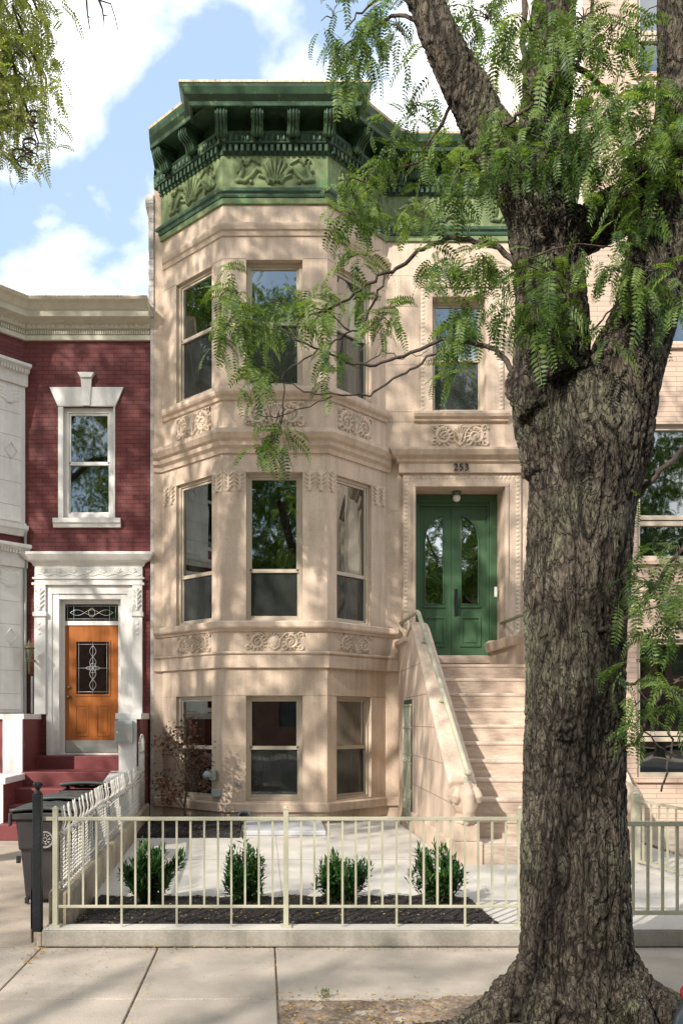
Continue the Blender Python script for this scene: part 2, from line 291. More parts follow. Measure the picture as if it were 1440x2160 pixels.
    def build(s, name, m, parent=None, bevel=0, fixn=True):
        me = bpy.data.meshes.new(name); me.from_pydata(s.v, [], s.f); me.polygons.foreach_set('use_smooth', s.sm[:len(s.f)])
        if fixn:
            bm = bmesh.new(); bm.from_mesh(me); bmesh.ops.recalc_face_normals(bm, faces=bm.faces); bm.to_mesh(me); bm.free()
        uv = me.uv_layers.new(name='UVMap'); nl = len(me.loops); co = np.empty(len(me.vertices)*3); me.vertices.foreach_get('co', co); co = co.reshape(-1, 3)
        vi = np.empty(nl, int); me.loops.foreach_get('vertex_index', vi); nr = np.empty(len(me.polygons)*3); me.polygons.foreach_get('normal', nr); nr = nr.reshape(-1, 3)
        lt = np.empty(len(me.polygons), int); me.polygons.foreach_get('loop_total', lt); nf = np.repeat(nr, lt, axis=0); P = co[vi]
        if len(nf) == nl:
            hor = np.hypot(nf[:, 0], nf[:, 1])+1e-9; t = np.stack((-nf[:, 1]/hor, nf[:, 0]/hor), 1)
            U = np.where(np.abs(nf[:, 2]) > .7, P[:, 0], P[:, 0]*t[:, 0]+P[:, 1]*t[:, 1]); V = np.where(np.abs(nf[:, 2]) > .7, P[:, 1], P[:, 2])
            uv.data.foreach_set('uv', np.stack((U, V), 1).ravel())
        return link(name, me, m, parent, bevel)
def link(name, me, m, parent=None, bevel=0):
    o = bpy.data.objects.new(name, me); C.objects.link(o)
    if m is not None: me.materials.append(M[m] if isinstance(m, str) else m)
    if parent is not None: o.parent = parent; o.matrix_parent_inverse = inv(parent)
    if bevel:
        b = o.modifiers.new('bevel', 'BEVEL'); b.width = bevel; b.segments = 2; b.limit_method = 'ANGLE'; b.angle_limit = R(40)
    return o
def inv(p): return Matrix.Translation(-p.location)
def tag(o, label=None, cat=None, group=None, kind=None):
    for k, v in (('label', label), ('category', cat), ('group', group), ('kind', kind)):
        if v: o[k] = v
    return o
def thing(name, loc, label, cat, group=None):
    o = bpy.data.objects.new(name, None); o.empty_display_size = .2; C.objects.link(o); o.location = loc; return tag(o, label, cat, group)
def W(u, v, y): return ((u-CX)*y/FP, y, EYE+(VH-v)*y/FP)
def fastmesh(name, V, F, m, parent=None, smooth=False):   # V (n,3), F (k,4) numpy
    me = bpy.data.meshes.new(name); me.vertices.add(len(V)); me.vertices.foreach_set('co', V.astype(np.float32).ravel())
    me.loops.add(F.size); me.loops.foreach_set('vertex_index', F.astype(np.int32).ravel())
    me.polygons.add(len(F)); me.polygons.foreach_set('loop_start', np.arange(0, F.size, F.shape[1], dtype=np.int32)); me.polygons.foreach_set('loop_total', np.full(len(F), F.shape[1], np.int32))
    me.update(calc_edges=True); me.validate()
    if smooth: me.polygons.foreach_set('use_smooth', [True]*len(me.polygons))
    return link(name, me, m, parent)
# ---- relief motifs -------------------------------------------------------------
def stroke(pts, r0, r1, h):
    P = np.array(pts, float); out = []
    seg = np.linalg.norm(np.diff(P, axis=0), axis=1); tot = seg.sum()+1e-9; n = max(2, int(tot/(min(r0, r1, .03)*.5+.002)))
    cum = np.concatenate(([0], np.cumsum(seg)))
    for k in range(n+1):
        d = tot*k/n; x = np.interp(d, cum, P[:, 0]); y = np.interp(d, cum, P[:, 1]); f = k/n; r = r0+(r1-r0)*f
        out.append((x, y, r, h*min(1, r/max(r0, r1)+.25)))
    return out
def spiral(cx, cz, r, turns, a0, dirn, th, h):
    pts = []
    for k in range(40):
        f = k/39; a = a0+dirn*f*turns*2*math.pi; q = r*(1-f*.88); pts.append((cx+q*math.cos(a), cz+q*math.sin(a)))
    return stroke(pts, th, th*.5, h)
def scroll_panel(w, h, hh=.035, seed=0):
    r = random.Random(seed); S = []
    for sg in (-1, 1):
        cx = w/2+sg*w*.27; cz = h*.46; rr = h*.36
        S += spiral(cx, cz, rr, 1.7, math.pi/2 if sg > 0 else math.pi/2, -sg, h*.078, hh)
        S += spiral(w/2+sg*w*.43, h*.80, h*.15, 1.1, 0, sg, h*.055, hh*.8); S += spiral(w/2+sg*w*.43, h*.18, h*.14, 1.1, 0, -sg, h*.055, hh*.8)
        S += stroke([(w/2, h*.08), (w/2+sg*w*.08, h*.25), (w/2+sg*w*.10, h*.6), (w/2+sg*w*.2, h*.88), (w/2+sg*w*.34, h*.92)], h*.05, h*.035, hh)
        for k in range(13):     # leaf lobes around the big scroll
            a = k/13*2*math.pi+.3; x = cx+rr*1.12*math.cos(a); z = cz+rr*1.12*math.sin(a)
            S += stroke([(cx+rr*.8*math.cos(a), cz+rr*.8*math.sin(a)), (x+.01*math.cos(a+1), z+.01*math.sin(a+1))], h*.055, h*.035, hh*.8)
        S += [(cx, cz, h*.07, hh*1.2)]
    for k in range(26):         # small leaves filling the field
        x = w*(.03+.94*r.random()); z = h*(.06+.88*r.random()); a = r.uniform(0, 6.28); S += stroke([(x, z), (x+h*.12*math.cos(a), z+h*.12*math.sin(a))], h*.05, h*.02, hh*.45)
    for k in range(5): S += stroke([(w/2, h*.12), (w/2+(k-2)*w*.022, h*.5), (w/2+(k-2)*w*.04, h*(.9-.07*abs(k-2)))], h*.03, h*.035, hh*1.1)
    return S
def shell_panel(w, h, hh=.045):
    S = []; bx, bz = w/2, h*.10
    for k in range(9):
        a = R(22+17*k); L = h*.80*(.82+.18*math.sin(a)); S += stroke([(bx+.05*math.cos(a), bz+.04), (bx+L*.75*math.cos(a)*1.0, bz+L*math.sin(a))], .012, h*.062, hh)
    for sg in (-1, 1):
        S += spiral(w/2+sg*.06, h*.2, .05, 1.2, 0, sg, .014, hh)
        S += stroke([(w/2+sg*w*.08, h*.15), (w/2+sg*w*.16, h*.50), (w/2+sg*w*.23, h*.58), (w/2+sg*w*.30, h*.35), (w/2+sg*w*.38, h*.18), (w/2+sg*w*.46, h*.22)], h*.05, h*.085, hh)
        S += stroke([(w/2+sg*w*.46, h*.22), (w/2+sg*w*.40, h*.55), (w/2+sg*w*.42, h*.8)], h*.10, h*.035, hh)
        S += spiral(w/2+sg*w*.40, h*.80, h*.10, 1.1, 0, sg, h*.035, hh); S += [(w/2+sg*w*.46, h*.5, h*.07, hh), (w/2+sg*w*.30, h*.16, h*.07, hh)]
        S += stroke([(w/2+sg*w*.2, h*.75), (w/2+sg*w*.30, h*.9), (w/2+sg*w*.36, h*.7)], h*.04, h*.03, hh*.8)
    return S
def leaf_panel(w, h, n=3, hh=.03):
    S = []
    for k in range(n):
        x = w*(k+.5)/n; S += stroke([(x, h*.06), (x, h*.92)], w/n*.14, w/n*.10, hh*1.1)
        for j in range(4):
            z = h*(.12+.2*j)
            for sg in (-1, 1): S += stroke([(x, z), (x+sg*w/n*.36, z+h*.14)], w/n*.11, w/n*.07, hh)
    return S
def anthemion(w, h, n, hh=.014):
    S = stroke([(w*i/60, h*(.2+.09*math.sin(i/60*n*2*math.pi))) for i in range(61)], .010, .010, hh)
    for k in range(n):
        x = w*(k+.5)/n
        for j in range(5): a = R(90+(j-2)*32); S += stroke([(x, h*.38), (x+h*.42*math.cos(a)*.8, h*.38+h*.42*math.sin(a))], .008, .013, hh)
    return S
def beads(w, h, n, hh=.012):
    S = []
    for k in range(n): S += [(w*(k+.5)/n, h*.5, min(h*.5, w/n*.42), hh)]
    return S
def vbeads(w, h, n, hh=.012): return [(w*.5, h*(k+.5)/n, min(w*.5, h/n*.42), hh) for k in range(n)]
# ---- double hung window --------------------------------------------------------
def window(house, fr, a0, a1, z0, z1, rail, mat='frame', n=-.10, label=None, curtain=None, screen=True, glass='glass', fw=.05, room=True):
    f = MB()
    for b in ((a0, a0+fw, z0, z1), (a1-fw, a1, z0, z1), (a0+fw, a1-fw, z1-fw, z1), (a0+fw, a1-fw, z0, z0+fw)): f.fb(fr, b[0], b[1], n-.09, n, b[2], b[3])
    i0, i1, j0, j1 = a0+fw, a1-fw, z0+fw, z1-fw; sw = .034
    for b in ((i0, i0+sw, rail, j1), (i1-sw, i1, rail, j1), (i0+sw, i1-sw, j1-sw, j1), (i0, i1, rail-.02, rail+.035)): f.fb(fr, b[0], b[1], n-.06, n-.022, b[2], b[3])
    for b in ((i0, i0+sw*.6, j0, rail-.02), (i1-sw*.6, i1, j0, rail-.02), (i0+sw*.6, i1-sw*.6, j0, j0+sw)): f.fb(fr, b[0], b[1], n-.075, n-.04, b[2], b[3])
    wo = f.build('window', mat, house, bevel=.004)
    if label: wo['label'] = label
    def pane(nm, b0, b1, c0, c1, nn, mm):
        return MB().quad(fr.p(b0, nn, c0), fr.p(b1, nn, c0), fr.p(b1, nn, c1), fr.p(b0, nn, c1)).build(nm, mm, wo, fixn=False)
    pane('pane', i0+.01, i1-.01, rail+.02, j1-.01, n-.045, glass); pane('pane', i0+.01, i1-.01, j0+.01, rail, n-.068, glass)
    if screen: pane('insect_screen', i0+.012, i1-.012, j0+.02, rail-.02, n-.05, 'screen')
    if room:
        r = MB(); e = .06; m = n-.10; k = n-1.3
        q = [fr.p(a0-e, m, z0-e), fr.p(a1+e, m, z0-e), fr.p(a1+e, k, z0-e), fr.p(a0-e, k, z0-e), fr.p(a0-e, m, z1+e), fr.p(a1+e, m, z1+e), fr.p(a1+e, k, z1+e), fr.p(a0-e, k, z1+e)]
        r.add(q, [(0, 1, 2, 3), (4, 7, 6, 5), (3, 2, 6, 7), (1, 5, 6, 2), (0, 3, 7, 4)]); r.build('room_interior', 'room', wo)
    if curtain:
        for c0, c1, d0, d1 in curtain:
            c = MB(); ns = 30
            for k in range(ns):
                x0 = a0+(a1-a0)*(c0+(c1-c0)*k/ns); x1 = a0+(a1-a0)*(c0+(c1-c0)*(k+1)/ns); w0 = .02*math.sin(k*1.6); w1 = .02*math.sin((k+1)*1.6)
                zz0 = z0+(z1-z0)*d0; zz1 = z0+(z1-z0)*d1
                c.quad(fr.p(x0, n-.17+w0, zz0), fr.p(x1, n-.17+w1, zz0), fr.p(x1, n-.17+w1, zz1), fr.p(x0, n-.17+w0, zz1))
            c.build('curtain', 'curtain', wo, fixn=False)
    return wo
#@@STRUCT
# ------------------------------------------------------------------ ground, road, pavement
def flat(name, x0, x1, y0, y1, z, m, th=.05, bevel=0):
    o = MB().box(x0, x1, y0, y1, z-th, z).build(name, m, bevel=bevel); tag(o, kind='structure'); return o
flat('ground', -400, 400, -400, 400, -.30, 'soil')
flat('road', -60, 60, -9, 3.25, -.13, 'asphalt', .1)
flat('far_pavement', -60, 60, -13, -9, 0, 'walk', .2)
flat('kerb', -60, 60, 3.25, 3.42, .0, 'kerb', .2, .015)
g = MB()                        # slabs with open joints, around the tree pit
ys = [3.424, 4.904, 6.02]; xs = [-60, -4.02, -3.2, -2.38, -1.56, -.74, .083]; gp = .006
for i in range(len(xs)-1):
    for j in range(2): g.box(xs[i]+gp, xs[i+1]-gp, ys[j]+gp, ys[j+1]-gp, -.08, 0)
g.box(.083+gp, 9, 4.904+gp, 6.02, -.08, .0); g.box(3.2, 9, 3.424, 4.904-gp, -.08, .0); g.box(9.004, 60, 3.424, 6.02, -.08, 0)
tag(g.build('pavement', 'walk', bevel=.006), kind='structure')
flat('pavement_bed', -60, 60, 3.42, 6.3, -.012, 'soil', .1)
# tree pit soil as an uneven sheet
V = []; F = []; nx, ny = 150, 70
for j in range(ny+1):
    for i in range(nx+1):
        x = .09+3.1*i/nx; y = 3.43+1.47*j/ny; ed = min(1, min(x-.09, y-3.43, 4.9-y, 3.19-x)*9+.0)
        d = math.hypot(x-1.6, (y-4.35)); V.append((x, y, -.008+ed*(.02+.10*math.exp(-d*d/.45)+.012*math.sin(x*23+y*9)*math.sin(y*31)+.008*random.random())))
for j in range(ny):
    for i in range(nx): k = j*(nx+1)+i; F.append((k, k+1, k+nx+2, k+nx+1))
o = fastmesh('tree_pit_soil', np.array(V), np.array(F), 'soil', smooth=True); tag(o, kind='structure')
flat('front_yard_paving', -1.42, 1.985, 7.22, 13.5, .10, 'yard', .3)
g = MB().box(1.74, 3.9, 6.19, 7.218, -.1, .10); g.box(1.99, 3.9, 7.224, 8.9, -.1, .10); g.box(3.9, 4.6, 6.19, 13.4, -.1, .098); g.box(-1.75, -1.422, 7.3, 13.5, -.1, .097)
tag(g.build('front_walk', 'yard'), kind='structure')
flat('neighbour_yard_paving', -14, -1.575, 6.02, 13.6, .0, 'oldyard', .1)
flat('neighbour_walk', 4.85, 20, 6.19, 13.6, .05, 'oldyard', .2)
# yard control joints
g = MB(); g.box(.16, .164, 7.3, 12.0, .1005, .1025); g.box(-1.4, 1.9, 9.2, 9.205, .1005, .1025)
tag(g.build('paving_joint', 'joint'), kind='structure')
# ------------------------------------------------------------------ brownstone
YF = 13.43; XL = -1.716; XR = 4.93
PA, PB, PC, PD = (-1.58, YF), (-.588, 12.46), (.934, 12.46), (1.925, YF)
H = thing('brownstone_house', (1.6, 14, 0), 'tan stone three storey townhouse with angled bay, green cornice and the number 253', 'house')
fL, fF, fR, fM = Fr(PA, PB), Fr(PB, PC), Fr(PC, PD), FX(YF)
ZW = [(.424, 1.967), (3.06, 5.233), (6.50, 8.33)]; RAIL = [1.19, 3.80, 7.45]
aF = (fF.s_of_u(519), fF.s_of_u(638)); aL = (fL.s_of_u(372), fL.s_of_u(447)); aR = (fR.s_of_u(710), fR.s_of_u(783))
for nm, fr, a in (('left', fL, aL), ('front', fF, aF), ('right', fR, aR)):
    MB().wall(fr, 0, fr.len, .0, 10.12, [(a[0], a[1], z0, z1) for z0, z1 in ZW]).build('bay_wall', 'stone', H, fixn=False)
mw = MB().wall(fM, 1.925, XR, 0, 10.12, [(2.66, 3.49, 6.466, 8.25), (2.39, 3.78, 2.62, 5.26)], depth=.38)
mw.wall(fM, XL, -1.58, 0, 10.12)
mw.quad((XL, YF, 0), (XL, YF, 10.3), (XL, 24, 10.3), (XL, 24, 0)); mw.quad((XR, YF, 0), (XR, 24, 0), (XR, 24, 10.3), (XR, YF, 10.3)); mw.quad((XL, 24, 0), (XL, 24, 10.3), (XR, 24, 10.3), (XR, 24, 0))
mw.build('main_wall', 'stone', H, fixn=False)
rf = MB(); rf.prism([(XL, 24), (XL, 13.6), (-1.58, 13.43), (-.588, 12.46), (.934, 12.46), (1.925, 13.43), (XR, 13.43), (XR, 24)][::-1], 10.24, 10.30); rf.build('roof', 'flash', H)
# recessed inner walls behind the top window handled by room boxes
cur = {(0, 0): [(0, .48, 0, 1)], (0, 1): None, (0, 2): [(.35, 1, 0, 1)], (1, 0): [(0, .5, 0, 1)], (1, 1): None, (1, 2): [(.45, 1, 0, 1)], (2, 0): None, (2, 1): None, (2, 2): [(.0, 1, 0, 1)]}
for i, (z0, z1) in enumerate(ZW):
    for j, (fr, a) in enumerate(((fL, aL), (fF, aF), (fR, aR))):
        window(H, fr, a[0], a[1], z0, z1, RAIL[i], curtain=cur[(i, j)], n=-.10 if j == 1 else -.055, fw=.05 if j == 1 else .042)
window(H, fM, 2.66, 3.49, 6.466, 8.25, 7.32, curtain=[(.82, .95, 0, .5)], n=-.12)
# string courses and sills running round the bay
path = [(XL, YF), PA, PB, PC, PD, (XR, YF)]; pbay = [(XL, YF), PA, PB, PC, PD, (2.12, YF)]
def course(name, prof, p=path, m='stone'): return MB().sweep(p, prof, d0=(0, -1)).build(name, m, H, bevel=.006)
course('plinth_band', [(-.02, .264), (.045, .264), (.045, .385), (.02, .405), (-.02, .405)], pbay)
course('belt_course', [(-.02, 2.37), (.05, 2.37), (.05, 2.545), (.035, 2.56), (.07, 2.575), (.07, 2.60), (.02, 2.615), (-.02, 2.615)], pbay)
course('sill_course', [(-.02, 2.90), (.03, 2.90), (.045, 2.93), (.09, 2.95), (.10, 2.97), (.10, 3.035), (.03, 3.058), (-.02, 3.058)], pbay)
course('parlour_cornice', [(-.02, 5.50), (.03, 5.50), (.04, 5.56), (.09, 5.60), (.095, 5.66), (.14, 5.69), (.18, 5.76), (.18, 5.82), (.03, 5.87), (-.02, 5.87)], [(XL, YF), PA, PB, PC, PD, (2.0, YF)])
course('upper_sill_course', [(-.02, 6.27), (.03, 6.28), (.045, 6.32), (.085, 6.35), (.10, 6.38), (.10, 6.44), (.03, 6.46), (-.02, 6.46)], [PA, PB, PC, PD])
course('hood_mould', [(-.02, 8.66), (.02, 8.67), (.03, 8.73), (.055, 8.75), (.07, 8.80), (.07, 8.84), (-.02, 8.87)], [PA, PB, PC, PD])
# thin joints in the stucco
jl = []
for fr, a in ((fL, aL), (fF, aF), (fR, aR)):
    for z in (1.967, 8.345): 
        jl.append((fr, .01, a[0]-.002, z)); jl.append((fr, a[1]+.002, fr.len-.01, z))
for z, x0, x1 in ((8.12, 1.96, 2.45), (7.2, 1.96, 2.45), (6.30, 1.96, 2.34), (6.46, 1.96, 2.34), (4.9, 2.0, 2.15), (8.6, 1.96, 4.9), (8.12, 3.82, 4.9)): jl.append((fM, x0, x1, z))
for fr, a0, a1, z in jl: MB().fb(fr, a0, a1, -.002, .0022, z-.003, z+.003).build('stucco_joint', 'joint', H)
# carved panels under the sills
def carve(fr, a0, a1, z0, z1, stamps, n=.004, m='carved', name='carved_panel', step=.009, parent=None): return MB().relief(fr, a0, a1, z0, z1, n, stamps, step).build(name, m, parent or H, fixn=False)
for fr, a in ((fL, aL), (fF, aF), (fR, aR)):
    e = .02 if fr is not fF else -.03
    w_ = a[1]-a[0]-2*e
    st = scroll_panel(w_, .30, .034)
    if fr is fF: st = st+[(w_/2, .15, .085, .06), (w_/2, .11, .07, .055)]
    carve(fr, a[0]+e, a[1]-e, 2.61, 2.905, st)
    carve(fr, a[0]+e, a[1]-e, 5.875, 6.275, scroll_panel(w_, .40, .04))
carve(fM, 2.63, 3.54, 5.90, 6.27, scroll_panel(.91, .37, .04))
# leaf capitals at the top of the bay piers
for fr, a in ((fL, aL), (fF, aF), (fR, aR)):
    for b0, b1 in ((.005, a[0]-.015), (a[1]+.015, fr.len-.005)):
        carve(fr, b0, b1, 4.955, 5.265, leaf_panel(b1-b0, .31, 2 if b1-b0 > .28 else 1, .03), name='leaf_capital')
# upper window surround on the main wall
g = MB()
for b in ((2.50, 2.655, 6.47, 8.254), (3.495, 3.75, 6.47, 8.254), (2.50, 3.75, 8.255, 8.40)): g.fb(fM, b[0], b[1], -.01, .03, b[2], b[3])
g.fb(fM, 2.46, 3.79, -.01, .055, 8.40, 8.46); g.build('window_surround', 'stone', H, bevel=.005)
carve(fM, 2.47, 2.535, 6.47, 8.40, vbeads(.065, 1.93, 30), .031, name='bead_moulding'); carve(fM, 3.70, 3.765, 6.47, 8.40, vbeads(.065, 1.93, 30), .031, name='bead_moulding')
MB().sweep([(2.36, YF), (3.85, YF)], [(-.01, 6.29), (.05, 6.30), (.06, 6.34), (.10, 6.36), (.12, 6.40), (.12, 6.44), (-.01, 6.465)]).build('window_sill', 'stone', H, bevel=.005)
# entrance
pd = [(2.19, YF), (4.04, YF)]
dc2 = MB()
def frust(mb, x0, x1, y, lv):      # stepped box widening upwards, mitred at both ends
    vs = []; 
    for n, z in lv: vs += [(x0-n, y, z), (x0-n, y-n, z), (x1+n, y-n, z), (x1+n, y, z)]
    fs = []
    for i in range(len(lv)-1):
        for k in range(3): fs.append((i*4+k, i*4+k+1, i*4+5+k, i*4+4+k))
        fs.append((i*4+3, i*4, i*4+4, i*4+7))
    fs += [(0, 3, 2, 1), tuple(len(vs)-4+k for k in range(4))]; return mb.add(vs, fs)
frust(dc2, 2.22, 4.0, YF, [(.0, 5.47), (.10, 5.475), (.10, 5.62), (.14, 5.64), (.15, 5.68), (.22, 5.72), (.26, 5.79), (.26, 5.83), (.02, 5.87)]).build('entrance_cornice', 'stone', H, bevel=.006)
g = MB()
for b in ((2.19, 2.385, 2.62, 5.47), (3.785, 4.04, 2.62, 5.47), (2.385, 3.785, 5.265, 5.47)): g.fb(fM, b[0], b[1], -.01, .05, b[2], b[3])
g.fb(fM, 2.33, 2.386, .05, .075, 2.62, 5.263); g.fb(fM, 3.784, 3.84, .05, .075, 2.62, 5.263); g.fb(fM, 2.33, 3.84, .05, .075, 5.264, 5.33)
g.build('entrance_architrave', 'stone', H, bevel=.006)
carve(fM, 2.20, 2.27, 2.7, 5.45, vbeads(.07, 2.75, 42), .051, name='bead_moulding'); carve(fM, 3.95, 4.02, 2.7, 5.45, vbeads(.07, 2.75, 42), .051, name='bead_moulding')
carve(fM, 2.27, 3.95, 5.38, 5.45, beads(1.68, .07, 26), .051, name='bead_moulding')
MB().box(2.39, 3.78, YF-.02, YF+.5, 2.5, 2.625).build('door_sill', 'step', H, bevel=.008)
fD = FX(YF+.37)
g = MB()
for b in ((2.39, 2.50, 2.63, 5.26), (3.66, 3.78, 2.63, 5.26), (2.50, 3.66, 5.13, 5.26)): g.fb(fD, b[0], b[1], -.06, 0, b[2], b[3])
for b in ((2.50, 2.53, 2.63, 5.13), (3.63, 3.66, 2.63, 5.13), (2.53, 3.63, 5.08, 5.13)): g.fb(fD, b[0], b[1], -.09, -.03, b[2], b[3])
g.build('door_frame', 'doorgreen', H, bevel=.006)
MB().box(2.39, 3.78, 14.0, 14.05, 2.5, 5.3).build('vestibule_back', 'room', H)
def leafdoor(x0, x1, px0, px1, flip):
    n0, n1 = -.12, -.075; pz0, pz1 = 3.49, 4.92; ar = px1-px0
    # slab with quarter arch opening
    g = MB(); steps = 10
    for b in ((x0, px0, 2.63, 5.08), (px1, x1, 2.63, 5.08), (px0, px1, 2.63, pz0), (px0, px1, pz1, 5.08)): g.fb(fD, b[0], b[1], n0, n1, b[2], b[3])
    zc = pz1-.42
    for k in range(steps):      # spandrel over the quarter arch
        f0, f1 = k/steps, (k+1)/steps
        xa = px0+ar*f0; xb = px0+ar*f1
        ha = .42*math.sqrt(max(0, 1-((1-f0) if not flip else f0)**2)); hb = .42*math.sqrt(max(0, 1-((1-f1) if not flip else f1)**2))
        g.hexa([fD.p(xa, n1, zc+ha), fD.p(xb, n1, zc+hb), fD.p(xb, n0, zc+hb), fD.p(xa, n0, zc+ha), fD.p(xa, n1, pz1), fD.p(xb, n1, pz1), fD.p(xb, n0, pz1), fD.p(xa, n0, pz1)])
    # glazing bead
    edge = [(px0, pz0), (px1, pz0), (px1, zc)] if not flip else [(px0, zc), (px0, pz0), (px1, pz0)]
    arc = [(px0+ar*f, zc+.42*math.sqrt(max(0, 1-((1-f) if not flip else f)**2))) for f in [k/14 for k in range(15)]]
    loop = [(px0, pz0), (px1, pz0)]+arc[::-1]+[(px0, pz0)]
    g.tube([fD.p(x, n1, z) for x, z in loop], .014, 6)
    g.fb(fD, px0-.02, px1+.02, n1, n1+.025, pz0-.055, pz0-.02)
    for (a, b, c, d, t) in ((px0-.01, px1+.03, 2.80, 3.29, .0),):
        for q in ((a, b, c, c+.03), (a, b, d-.03, d), (a, a+.03, c+.03, d-.03), (b-.03, b, c+.03, d-.03)): g.fb(fD, q[0], q[1], n1, n1+.02, q[2], q[3])
        g.fb(fD, a+.07, b-.07, n1, n1+.014, c+.07, d-.07)
    d = g.build('door_leaf', 'doorgreen', H, bevel=.003)
    p = MB(); p.fb(fD, px0, px1, -.105, -.10, pz0, pz1); p.build('door_pane', 'glassdoor', d)
    return d
dl = leafdoor(2.53, 3.052, 2.62, 2.93, False); dr = leafdoor(3.056, 3.63, 3.21, 3.50, True)
g = MB(); g.fb(fD, 3.10, 3.155, -.075, -.06, 3.30, 3.74); g.fb(fD, 3.115, 3.14, -.06, -.01, 3.38, 3.40); g.fb(fD, 3.115, 3.14, -.06, -.01, 3.60, 3.62); g.fb(fD, 3.11, 3.145, -.01, .01, 3.36, 3.64); g.build('handle', 'iron', dr, bevel=.004)
g = MB(); g.lathe((3.085, YF+.2, 5.26), [(.07, 0), (.07, -.03), (.045, -.05), (.045, -.055)]); g.build('lamp_cap', 'doorgreen', H)
g = MB(); g.ball((3.085, YF+.2, 5.155), .062, .062, .062, 18); g.build('lamp_globe', 'globe', H)
g = MB(); g.box(3.70, 3.735, YF+.22, YF+.26, 3.58, 3.74); g.build('doorbell', 'globe', H)
def text(s, size, x, y, z, m, parent, ext=.006, name='lettering'):
    c = bpy.data.curves.new(name, 'FONT'); c.body = s; c.size = size; c.extrude = ext; c.align_x = 'CENTER'; c.space_character = 1.1
    t = bpy.data.objects.new('t', c); C.objects.link(t); dg = bpy.context.evaluated_depsgraph_get(); me = bpy.data.meshes.new_from_object(t.evaluated_get(dg)); bpy.data.objects.remove(t)
    me.transform(Matrix.Translation((x, y, z)) @ Matrix.Rotation(R(90), 4, 'X')); return link(name, me, m, parent)
text('253', .155, 3.085, YF-.125, 5.50, 'iron', H, .008, 'house_number')
# ---- green cornice ----
lp = [(XL, 13.563), PB, PC, PD, (XR, YF)]
def gc(name, prof, m='green'): return MB().sweep(lp, prof, d0=(0, -1)).build(name, m, H, bevel=.005)
gc('pale_base_band', [(-.02, 9.13), (.032, 9.13), (.032, 9.215), (-.02, 9.215)], 'frieze')
gc('cornice_base_moulding', [(-.02, 9.217), (.045, 9.217), (.05, 9.24), (.05, 9.27), (.08, 9.29), (.085, 9.335), (.02, 9.35), (-.02, 9.35)])
gc('frieze', [(-.02, 9.35), (.02, 9.35), (.02, 9.84), (-.02, 9.84)], 'frieze')
gc('dentil_backing', [(-.02, 9.84), (.035, 9.84), (.035, 9.955), (.11, 9.96), (.13, 10.08), (.15, 10.11), (.03, 10.13), (-.02, 10.13)])
gc('soffit', [(-.02, 10.13), (.03, 10.13), (.05, 10.33), (.40, 10.335), (.40, 10.28), (.43, 10.28), (.44, 10.33), (.50, 10.38), (.53, 10.45), (.53, 10.47), (-.02, 10.47)])
g = MB().sweep(lp, [(.0, 10.471), (.54, 10.471), (.55, 10.50), (.0, 10.52)], d0=(0, -1)); g.build('roof_flashing', 'flash', H)
# front crown stands forward with square returns
fc = [(-1.171, 12.40), (-1.171, 11.90), (1.515, 11.90), (1.515, 12.40)]
MB().sweep(fc, [(-.30, 10.33), (-.17, 10.33), (-.17, 10.27), (-.13, 10.27), (-.12, 10.33), (-.05, 10.38), (-.01, 10.46), (0, 10.50), (-.30, 10.50)]).build('front_crown_moulding', 'green', H, bevel=.005)
MB().box(-1.0, 1.35, 12.06, 12.42, 10.336, 10.36).build('front_soffit', 'green', H)
MB().box(-1.18, 1.524, 11.89, 12.5, 10.502, 10.535).build('front_flashing', 'flash', H)
for fr, L0, L1 in ((fL, .0, fL.len), (fF, -.02, fF.len+.02), (fR, .0, fR.len), (fM, 2.0, XR)):
    d = MB(); n = int((L1-L0)/.085)
    for k in range(n): a = L0+(L1-L0)*(k+.5)/n; d.fb(fr, a-.022, a+.022, .03, .105, 9.855, 9.945)
    d.build('dentil_row', 'green', H)
    w_ = L1-L0; st = []
    n = int(w_/.085)
    for k in range(n): x = w_*(k+.5)/n; st += stroke([(x, .04), (x, .09)], .026, .030, .028); st += stroke([(x+w_/n/2, .02), (x+w_/n/2, .11)], .005, .010, .022)
    carve(fr, L0, L1, 9.965, 10.09, st, .118, 'green', 'egg_and_dart', .011)
    if fr is fM:
        for c in (2.75, 4.1): carve(fr, c-.55, c+.55, 9.37, 9.82, shell_panel(1.1, .45), .024, 'frieze', 'shell_relief', .011)
    else:
        e = .18 if fr is fF else .2
        carve(fr, e, fr.len-e*.6 if fr is not fF else fr.len-e, 9.37, 9.82, shell_panel(fr.len-e*(2 if fr is fF else 1.6), .45), .024, 'frieze', 'shell_relief', .010)
def bracket(fr, a, w2=.085):
    prof = [(.06, 10.31), (.06, 10.14), (.155, 10.13), (.16, 10.03), (.19, 10.0), (.225, 10.02), (.25, 10.09), (.29, 10.14), (.35, 10.155), (.385, 10.20), (.385, 10.31)]
    g = MB().ext(prof, lambda p, q: fr.p(q, p[0], p[1]), a-w2, a+w2)
    g.fb(fr, a-w2-.025, a+w2+.025, .05, .402, 10.31, 10.332)
    for dx in (-.045, 0, .045): g.tube([fr.p(a+dx, n, z) for n, z in ((.17, 10.01), (.20, 9.995), (.235, 10.03), (.26, 10.09), (.30, 10.13), (.36, 10.15), (.392, 10.20), (.392, 10.28))], .014, 6)
    g.tube([fr.p(a-w2-.004, .34, 10.225), fr.p(a+w2+.004, .34, 10.225)], .045, 10); g.tube([fr.p(a-w2-.004, .195, 10.04), fr.p(a+w2+.004, .195, 10.04)], .032, 10)
    g.build('bracket', 'green', H, fixn=True)
for x in (-.60, -.085, .43, .95): bracket(fF, x-PB[0])
for a in (.32, .92): bracket(fL, a)
for a in (.47, 1.07): bracket(fR, a)
for x in (2.35, 2.95, 3.55, 4.15, 4.7): bracket(fM, x)
